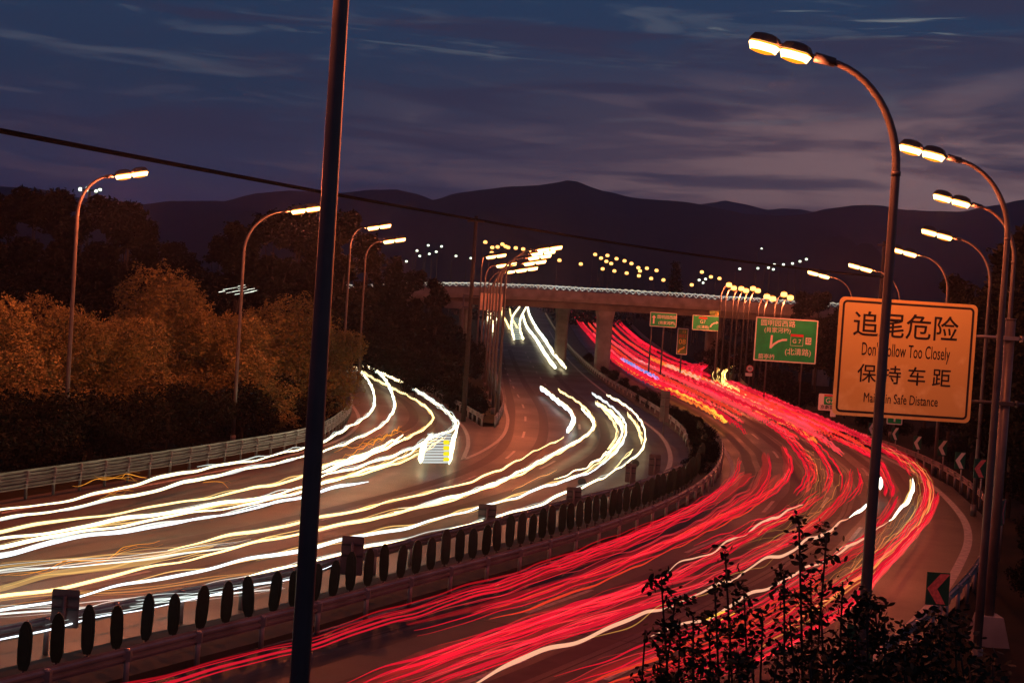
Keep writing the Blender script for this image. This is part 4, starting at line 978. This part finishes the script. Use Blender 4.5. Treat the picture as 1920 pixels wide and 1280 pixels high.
trail([(600, 905), (660, 892), (720, 876), (770, 858), (800, 842), (830, 820)], 'yellowish white trail just left of the light ladder', GC, [WA, WA2], .18, extra=3, spread=.3)
trail([(760, 820), (735, 834), (700, 850), (640, 872), (600, 884)], 'thick white smear ending beside the slip road bend', GC, [WH, WH], .35, extra=2, spread=.25)
trail([(788, 868), (791, 850), (797, 830), (812, 812)], 'left upright of the white light ladder', 'light ladder at the gore', [WH, WH2], .30, h=.5, extra=1, a=.01)
trail([(842, 870), (846, 850), (849, 828), (856, 800), (850, 785)], 'right upright of the white light ladder', 'light ladder at the gore', [WH, WH2], .26, h=.5, extra=1, a=.01)
def ladder():
    root = empty('light_ladder', P(816, 840, 0)); o0 = root.location.copy(); tag(root, 'pale horizontal light rungs with yellow blocks between the ladder uprights', 'light trail')
    for i in range(11):
        f = i / 10; y = 866 - 52 * f; mb = MB()
        a = P(792 + 10 * f, y, .5) - o0; b = P(840 + 6 * f, y, .5) - o0; mb.tube([a, b], .045, 4); mb.build('rung', glow((.92, .98, .95), .7), root)
    for yy in (862, 851, 840, 829):
        mb = MB(); a = P(833, yy, .55) - o0; b = P(841, yy, .55) - o0; mb.tube([a, b], .12, 5); mb.build('yellow_block', glow((1, .85, .02), 1.0), root)
ladder()
trail([(1057, 820), (1000, 847), (933, 882), (867, 907), (800, 923), (733, 940), (667, 957), (607, 969), (540, 982), (467, 997), (390, 1014), (313, 1030)], 'yellowish trail ending at mid road left of the tall dark pole', GA, [WA, WA2], hal=HALW, w= .15)
trail([(1013, 727), (1043, 750), (1067, 770), (1075, 787), (1063, 810)], 'short thick white hook on the inner bend', GA, [CO, WH], .30, extra=2)
trail([(1047, 731), (1083, 753), (1108, 777), (1114, 800), (1093, 821), (1033, 857), (933, 907), (833, 940), (733, 963), (667, 980), (607, 990), (500, 1013), (400, 1035), (333, 1053), (200, 1083), (100, 1103), (0, 1120), (-150, 1150)], 'long white trail turning yellow, mid carriageway', GA, [WA, WA2], hal=HALW, w= .17)
trail([(1090, 765), (1112, 790), (1108, 808), (1080, 828), (1033, 853), (933, 904), (833, 937), (740, 960)], 'white trail wound with the long mid carriageway one', GA, [WH, WH2], hal=HAL, w= .22)
trail([(400, 1023), (267, 1050), (133, 1073), (0, 1101), (-150, 1130)], 'dull yellow trail at the left edge, mid road', GA, [YE2, YE2], .30, extra=1)
trail([(1110, 737), (1140, 757), (1167, 783), (1174, 808), (1152, 850), (1100, 887), (1050, 903), (1000, 920), (933, 942), (900, 950), (833, 970), (767, 987), (700, 1000), (660, 1008), (600, 1020), (567, 1030), (467, 1050), (333, 1077), (233, 1097), (133, 1120), (0, 1140), (-150, 1170)], 'bluish white trail, third from the oval panels', GA, [CO, WA2], hal=HAL, w= .17, extra=3, spread=.2)
trail([(1137, 740), (1173, 760), (1200, 787), (1210, 820), (1200, 847), (1167, 873), (1133, 893), (1093, 913), (1063, 922), (993, 952), (933, 967), (893, 980), (833, 997), (767, 1010), (683, 1027), (600, 1048), (560, 1060), (467, 1083), (367, 1105), (233, 1130), (133, 1153), (83, 1161), (0, 1176), (-150, 1205)], 'outermost white trail, running closest to the panel tops', GA, [WH, WH2], hal=HAL, w= .17, extra=2)
trail([(633, 1057), (560, 1080), (467, 1100), (333, 1126), (207, 1153), (87, 1181), (0, 1197), (-150, 1228)], 'thin white trail glimpsed between the oval panels', GA, [CO, WH2], .08, extra=1)
trail([(1127, 763), (1147, 787), (1156, 810), (1150, 828), (1138, 842)], 'short twisted yellowish trail inside the bend', GA, [WA, WA], .13, extra=2)
trail([(1120, 755), (1150, 775), (1170, 800), (1172, 815), (1155, 842), (1100, 882), (1045, 905)], 'beaded yellowish trail on the bend', GA, [WA, WH], .18, extra=3, spread=.25, zig=.2)
trail([(1187, 843), (1170, 860), (1150, 877)], 'short pinkish white dash near the outermost trail', GA, [WA, WA], .10, extra=1)
trail([(1176, 775), (1192, 795), (1200, 815), (1203, 830)], 'beaded trail joining the outermost one at the bend', GA, [WA, WA2], hal=HALW, w= .14, zig=.2)
trail([(1045, 880), (1010, 895), (975, 912), (960, 922)], 'thin orange thread between white trails', GA, [YE, YE], .05, extra=0)
trail([(989, 574), (992, 589), (1005, 614), (1024, 640), (1042, 667), (1061, 690)], 'straight beaded white trail coming from under the overpass, right one', GA, [WH, WH2], hal=HAL, w= .36, extra=2, spread=.3, zig=.12)
trail([(980, 588), (989, 614), (1005, 635), (1024, 666), (1041, 690)], 'straight beaded white trail coming from under the overpass, left one', GA, [WH, WH2], hal=HAL, w= .40, extra=2, spread=.3, zig=.12)
trail([(975, 574), (961, 594), (959, 612), (964, 636)], 'left rail of the small far light ladder', GA, [WH, WH2], hal=HAL, w= .38, a=.02)
trail([(987, 575), (976, 597), (975, 616), (981, 636)], 'right rail of the small far light ladder', GA, [WH, WH2], hal=HAL, w= .38, a=.02)
def ladder2():
    root = empty('light_ladder', P(970, 620, 0)); o0 = root.location.copy(); tag(root, 'greenish rungs of the small far light ladder under the overpass', 'light trail')
    for i in range(12):
        f = i / 11; y = 635 - 38 * f; mb = MB(); a = P(963 - 5 * math.sin(3 * f), y, .6) - o0; b = P(980 - 5 * math.sin(3 * f), y, .6) - o0; mb.tube([a, b], .05, 4); mb.build('rung', glow((.7, .9, .75), .9), root)
ladder2()
trail([(944, 572), (942, 591), (948, 600), (956, 616)], 'yellow trail right behind the lamp row', GA, [WA, WA2], hal=HALW, w= .35)
trail([(955, 572), (959, 594), (970, 615)], 'yellow slanting trail left of the far light ladder', GA, [WA, WA], .35)
for px, lab in ((914, 'leftmost white light dash under the gantry sign'), (921, 'middle white light dash under the gantry sign'), (929, 'rightmost white light dash under the gantry sign')):
    trail([(px, 583), (px, 591), (px + 1, 601)], lab, GA, [WH, WH], .55, a=.02, extra=1)
trail([(923, 598), (924, 610), (925, 623)], 'longer white streak below the gantry dashes', GA, [WH, WH2], hal=HAL, w= .35, extra=1)
OR = glow((1.0, .36, .04), 1.0)
for pts, lab in (([(145, 908), (180, 901), (225, 893), (253, 903)], 'orange squiggle below the left guard rail, left part'), ([(225, 896), (243, 888), (262, 890), (276, 900)], 'orange squiggle below the left guard rail, right part'), ([(185, 932), (210, 925), (235, 917), (250, 919)], 'orange squiggle between the two upper white trails'), ([(380, 905), (405, 905), (428, 912)], 'orange thread between white trails by mid left'), ([(300, 1012), (250, 1022), (200, 1040), (100, 1062), (0, 1085)], 'thin orange thread over the bare lanes at left'), ([(640, 858), (690, 835), (730, 815), (770, 805)], 'reddish threads on the bare slip road'), ([(625, 846), (670, 835), (720, 820), (750, 800)], 'second reddish thread on the slip road')):
    trail(pts, lab, 'orange light threads on the left carriageway', [OR, OR], .05, extra=2, spread=.25, a=.06, lam=2.5)
for k, (ys, off) in enumerate((((1062, 1018), 0), ((1072, 1028), 1), ((1128, 1084), 2), ((1150, 1112), 3))):
    y0, y1 = ys
    trail([(-150, y0 + 28), (0, y0), (160, y0 - (y0 - y1) * .35), (330, y0 - (y0 - y1) * .7), (470 + 20 * k, y1 - 14)], 'faint fine strand of light over the bare lanes at left', 'faint fine strands on the left carriageway', [(YE2, WH2, GOLD_, WH2, WH2, YE2)[k]] * 2, .05, extra=4, spread=.35)
# white flow along the top of the overpass
def deck_trails():
    for k, (y, m, zoff, lab) in enumerate(((177.2, glow((.95, .95, .82), 1.1), .72, 'thin zigzag white trail along the near edge of the overpass'), (179.6, glow((1, .85, .55), .9), .95, 'warm zigzag trail along the overpass'), (184, glow((.85, .95, 1.0), .8), 1.05, 'cool white trail on the far lane of the overpass'))):
        prof = [(-36, 6.5), (-26, 7.4), (-17, 8.25), (-9, 8.95), (0, 9.3), (12, 9.45), (25, 9.5), (45, 9.5)]
        pts = [Vector((x, y, z + zoff)) for x, z in prof]
        trail(None, lab, 'light trails on the overpass', [m, m], .09, world=pts, a=.03, lam=9, extra=1, spread=.3, zig=(.20, .10, .0)[k])
deck_trails()
for px0, py0, w_ in ((410, 548, 12), (418, 543, 14), (430, 541, 16), (424, 549, 14), (414, 553, 10), (436, 547, 18), (446, 541, 16), (452, 546, 14), (458, 550, 20), (464, 543, 14), (470, 547, 12), (440, 552, 12), (428, 556, 8), (420, 560, 5), (446, 537, 14), (412, 541, 6)):
    trail(None, 'small white light dash glimpsed through the trees behind the second lamp pole', 'white dashes glimpsed through the left trees', [glow((.9, 1, .85), 1.8)] * 2, .14, world=[Q(px0 + w_ * i / 3, py0 - w_ * .18 * i / 3, 100) for i in range(4)], a=.01, extra=0, zig=0)
# red trails
RD = glow((1.0, .014, .040), .66); RD2 = aura((1.0, .006, .022), .34); PK = glow((1.0, .07, .08), .85); PK2 = aura((1.0, .035, .05), .45); OG = glow((1.0, .22, .03), 1.0); OY = glow((1.0, .50, .05), 1.3); PW = glow((1.0, .46, .28), 1.0); BLU = glow((.22, .38, 1.0), .75); DIM = aura((.9, .006, .014), .10); GOLD = aura((1.0, .50, .10), .40)
GRD = 'red tail light trails on the right carriageway'
def bundle(label, pix=None, world=None, spread=.5, n=8, w=.07, mats=None, h=.75, zig=.10, a=.03, wide=True, short=.35):
    """the lights of one vehicle: many fine strands side by side, with a dim broad streak between them"""
    TR_N[0] += 1; sd_ = TR_N[0] * 13; rd = random.Random(sd_); mats = mats or [RD, RD2, DIM]
    pts = world or [P(x, y, h) for x, y in pix]; mb = MB()
    if len(pts) < 8: pts = catmull(pts, max(.5, sum((q - p).length for p, q in zip(pts, pts[1:])) / 14))
    if wide:
        for k in range(2): trail_mb(mb, pts, spread * rd.uniform(.7, 1.3), .12, a * .6, 5, sd_ + k, 0, rd.uniform(-.3, .3) * spread, rd.uniform(-.03, .1), 2)
    for k in range(n):
        i0 = rd.randint(0, int(len(pts) * short)); i1 = len(pts) - rd.randint(0, int(len(pts) * short))
        if k < 2 or i1 - i0 < 4: i0, i1 = 0, len(pts)
        mi = 0 if k < max(2, n * .35) else 1
        trail_mb(mb, pts[i0:i1], w * rd.uniform(.45, 1.2), .45, a * rd.uniform(.8, 1.25), 4.2, sd_ + 7 * k, zig, rd.uniform(-1, 1) * spread * .6, rd.uniform(-.10, .16), mi, True, sd_)
    tag(mb.build('light_trail', mats), label, 'light trail', GRD)
def wl(u, t0, t1, h=.8): return [p + Vector((0, 0, h)) for p in lane(u, t0, t1)]
ORD = glow((1.0, .055, .025), .75); ORM = [ORD, RD2, DIM]; PKM = [PK, RD2, DIM]; RPK = [RD, PK2, DIM]
# far section, from under the overpass to the bend
for u, t0, t1, ms in ((.05, 0, 7.0, None), (.13, 0, 7.6, RPK), (.25, 0, 6.5, ORM), (.37, 0, 8.0, PKM), (.50, .2, 8.0, RPK), (.66, .3, 8.6, ORM), (.82, .5, 4.2, None), (.94, .6, 3.6, None), (.58, 4.4, 9.0, PKM), (.75, 5, 9.0, ORM), (.88, 5, 8.4, RPK)):
    bundle('red tail light trail on the straight between the overpass and the bend', None, wl(u, t0, t1), .5, 5, .10, ms, zig=.20, wide=False)
def single(u, t0, t1, label, mats, w, h=.8, extra=1, zig=.15, spread=.15, a=.05):
    trail(None, label, GRD, mats, w, world=wl(u, t0, t1, h), extra=extra, zig=zig, spread=spread, a=a, lam=4.5)
single(.05, 4.7, 7.0, 'orange yellow streak beside the curved guard rail end', [OY, OG], .30, extra=3, spread=.3)
single(.02, 2.9, 5.4, 'orange fringe of red trails right of the wide pier', [OG, RD], .20, extra=3, spread=.4)
single(.60, 2.9, 4.9, 'thick orange streak running towards the far slip road merge', [OG, PW], .36, extra=3, spread=.3)
single(.15, 2.9, 4.1, 'blue streak just right of the wide pier', [BLU, BLU], .50, extra=4, spread=.4, zig=.05)
single(.36, 2.9, 3.6, 'pale short streak above the blue one', [glow((.8, .8, .7), .5), WH2], .22, extra=2, spread=.4, zig=.05)
single(.50, 6.0, 8.2, 'orange zigzag streak in the middle of the red straight', [OG, GOLD], .14, extra=1, zig=.25)
# bend and near section, one entry per vehicle
EX = lambda *p: list(p)
bundle('thin red trail nearest the inner guard rail', [(1384, 859), (1373, 892), (1334, 930), (1276, 965), (1180, 1003), (1000, 1072), (800, 1134), (600, 1196), (250, 1284), (60, 1330)], spread=.35, n=7, w=.05, wide=False)
bundle('broad red trail fading out on the innermost lane', [(1407, 888), (1334, 942), (1257, 980), (1180, 1018), (1080, 1054), (960, 1098), (860, 1126)], spread=.6, n=10, w=.045)
bundle('red trail below the orange streak, bright at the bend', [(1432, 850), (1434, 884), (1411, 922), (1353, 961), (1296, 998), (1180, 1046), (1060, 1092), (900, 1142), (760, 1180)], spread=.5, n=10, w=.05, mats=RPK)
bundle('doubled red trail with a sharp upper end at the bend', [(1455, 890), (1411, 938), (1334, 980), (1218, 1034), (1120, 1078), (1000, 1120), (900, 1150)], spread=.55, n=8, w=.055, mats=ORM)
bundle('red trail curling off the inner lane at the bend', [(1468, 838), (1480, 862), (1478, 890), (1450, 922), (1396, 953), (1320, 992)], spread=.4, n=8, w=.07)
for pts, lab in (([(1445, 795), (1478, 822), (1506, 855), (1522, 886), (1514, 912), (1502, 928)], 'chequered red trail stopping short at the bend, left one'), ([(1490, 800), (1524, 828), (1552, 862), (1566, 890), (1562, 912), (1555, 928)], 'chequered red trail stopping short at the bend, right one')):
    bundle(lab, pts, spread=.6, n=8, w=.08, short=.1, wide=False)
bundle('thin red trail over the middle lane above the wavy pink one', [(1538, 926), (1500, 955), (1430, 981), (1380, 1004), (1310, 1030)], spread=.35, n=7, w=.05, wide=False)
bundle('red trail under the wavy pink one', [(1535, 930), (1500, 958), (1440, 990), (1370, 1030), (1300, 1068), (1200, 1110), (1080, 1150), (960, 1190), (820, 1240), (700, 1290)], spread=.5, n=10, w=.05, mats=RPK)
trail([(1504, 947), (1450, 971), (1396, 998), (1334, 1033), (1290, 1053), (1253, 1071)], 'wavy pink trail over the middle lane', GRD, [PW, PK2], .11, extra=1, a=.07, h=.8)
bundle('narrow red trail coming off the bend in the third lane', [(1596, 885), (1586, 922), (1558, 957), (1507, 996), (1440, 1032)], spread=.3, n=7, w=.06)
bundle('broad red trail through the third lane towards the bottom edge', [(1540, 985), (1507, 1002), (1411, 1052), (1296, 1102), (1180, 1140), (1040, 1185), (900, 1230), (740, 1290)], spread=.55, n=10, w=.055, mats=RPK)
bundle('solid red band reaching the bottom edge', [(1300, 1076), (1180, 1112), (1040, 1160), (900, 1208), (780, 1248), (660, 1292)], spread=.6, n=9, w=.075, mats=[RD, RD2, DIM])
bundle('glowing red band at the bottom, right of the solid one', [(1296, 1118), (1180, 1152), (1060, 1192), (940, 1236), (820, 1282), (760, 1310)], spread=.5, n=8, w=.07, mats=[RD, PK2, DIM])
bundle('short red trail stopping by the near lamp pole', [(1608, 882), (1613, 908), (1600, 930), (1585, 946)], spread=.2, n=5, w=.07, wide=False)
single(.05, 18, 18, '', [RD, RD], .1) if False else None
trail([(1631, 940), (1612, 957), (1592, 972)], 'white hot dash left of the near lamp pole', GRD, [glow((1, .88, .66), 3), WA2], .16, extra=1, h=.8)
trail([(1592, 972), (1560, 990), (1527, 1007), (1450, 1046), (1392, 1073), (1315, 1111), (1238, 1138), (1188, 1161), (1080, 1200), (960, 1246), (850, 1288)], 'cream wavy trail running on from the white dash to the bottom edge', GRD, [PW, GOLD], .12, extra=1, a=.07, h=.8)
trail([(1623, 1003), (1558, 1042), (1496, 1075), (1440, 1100), (1396, 1119), (1315, 1161), (1220, 1196)], 'second cream trail, passing behind the foreground twigs', GRD, [PW, GOLD], .10, extra=0, a=.06, h=.8)
trail([(1378, 1140), (1350, 1152), (1318, 1166)], 'short yellow dash behind the foreground bushes', GRD, [OY, OY], .15, extra=1, h=.8)
bundle('red band between the cream trails and the outer lane', [(1640, 1005), (1600, 1035), (1527, 1080), (1411, 1150), (1296, 1200), (1180, 1244), (1060, 1290)], spread=.6, n=12, w=.055, mats=RPK)
bundle('red band behind the foreground bushes', [(1560, 1085), (1480, 1135), (1400, 1180), (1300, 1225), (1180, 1275), (1080, 1312)], spread=.5, n=9, w=.07, mats=ORM)
bundle('red trail bundle just right of the near lamp pole', [(1650, 868), (1662, 895), (1670, 915), (1668, 932)], spread=.45, n=8, w=.09, short=.1)
trail([(1651, 896), (1652, 906), (1650, 916)], 'white fleck at the edge of the near lamp pole', GRD, [glow((1, .9, .7), 3), WA2], .25, extra=0, h=.8)
trail([(1712, 897), (1709, 926), (1690, 953), (1666, 977)], 'white hot arc right of the near lamp pole', GRD, [glow((1, .88, .66), 3), WA2], .18, extra=1, h=.8)
trail([(1666, 977), (1645, 992), (1600, 1020), (1540, 1054)], 'salmon trail running on from the white arc', GRD, [PW, PK2], .10, extra=1, h=.8)
bundle('red trail sweeping inside the white arc', [(1684, 932), (1668, 962), (1640, 992), (1590, 1026)], spread=.4, n=9, w=.07)
bundle('red trail with gold threads on the outer lane', [(1660, 840), (1708, 868), (1734, 899), (1737, 936), (1712, 984), (1662, 1034), (1610, 1078), (1546, 1119), (1450, 1184), (1334, 1238), (1240, 1280)], spread=.45, n=9, w=.05, mats=[RD, GOLD, DIM])
bundle('pinkish red trail along the outer lane', [(1640, 826), (1690, 850), (1726, 880), (1742, 912), (1738, 945), (1712, 990), (1664, 1046), (1600, 1098), (1500, 1170), (1400, 1226)], spread=.4, n=8, w=.05, mats=PKM)
bundle('single pinkish red trail outermost by the white edge line', [(1759, 930), (1746, 966), (1712, 1008), (1642, 1085), (1612, 1123), (1507, 1192), (1411, 1242), (1284, 1275)], spread=.2, n=8, w=.08, mats=[RD, PK2, RD2])
bundle('red trail along the far side of the bend under the chevron boards', [(1562, 822), (1600, 838), (1640, 860), (1662, 880)], spread=.5, n=9, w=.09)
bundle('short red trail by the outer rail behind the near lamp pole', [(1612, 822), (1650, 840), (1690, 864), (1716, 890)], spread=.35, n=8, w=.08)
for k, (pts, lab) in enumerate((([(1615, 825), (1660, 842), (1700, 868), (1722, 900), (1722, 940), (1700, 980), (1650, 1030)], 'gold thread along the outer lane, upper'), ([(1700, 960), (1660, 1010), (1620, 1050), (1560, 1100), (1500, 1140)], 'gold thread along the outer lane, lower'), ([(1580, 880), (1560, 930), (1500, 985), (1400, 1030)], 'faint gold thread between the red lanes'), ([(1510, 840), (1532, 880), (1528, 920), (1490, 960), (1400, 1010)], 'faint pale thread through the chequered trails'))):
    trail(pts, lab, 'gold light threads among the red trails', [GOLD, GOLD], .035, extra=4, spread=.35, a=.06, h=.8)
# slip road joining from the right
GD = 'light trails on the far slip road'
for k in range(4):
    d = k * 3
    trail([(1415, 668 + d * .4), (1370, 673 + d * .5), (1325, 680 + d * .6), (1302 + d, 690 + d), (1306 + d, 706 + d), (1325 + d, 722 + d), (1345 + d, 738 + d)], 'red trail curling round the far slip road entry', GD, [RD, RD2], .32, extra=3, spread=.6, zig=.2)
trail([(1400, 672), (1350, 678), (1300, 686), (1262, 702), (1240, 712)], 'red trail sweeping left into the main stream from the slip road', GD, [RD, RD2], .35, extra=3, spread=.6)
trail([(1378, 684), (1360, 694), (1354, 706), (1362, 718), (1380, 728), (1400, 740)], 'bright yellow hook of light on the far slip road', GD, [GOLD, YE], .26, extra=3, spread=.5, zig=.10)
trail([(1372, 682), (1350, 690), (1340, 702), (1345, 716), (1365, 730), (1400, 748), (1450, 775), (1500, 798)], 'gold and red trail leaving the slip road hook', GD, [OG, YE2], .14, extra=4, spread=.8, zig=.10)
for k in range(4):
    trail([(1360 + 6 * k, 715 + k), (1400 + 8 * k, 738), (1450 + 9 * k, 765), (1500 + 10 * k, 792), (1540 + 11 * k, 806 + k)], 'red trail merging along the outer rail', GD, [RD if k % 2 else PK, RD2], .26, extra=3, spread=.6, zig=.22)

# ------------------------------------------------------------------ the evening haze
def haze():
    m = bpy.data.materials.new('haze'); m.use_nodes = True; nt = m.node_tree; nt.nodes.clear()
    v = nt.nodes.new('ShaderNodeVolumePrincipled'); v.inputs['Color'].default_value = (.60, .68, 1.0, 1); v.inputs['Density'].default_value = HAZE_D; v.inputs['Anisotropy'].default_value = .75
    o = nt.nodes.new('ShaderNodeOutputMaterial'); nt.links.new(v.outputs[0], o.inputs['Volume'])
    mb = MB(); mb.box((0, 2300, 149.4), (6200, 4800, 301.8)); tag(mb.build('haze', m), kind='stuff')
HAZE_D = 1.8e-4
haze()
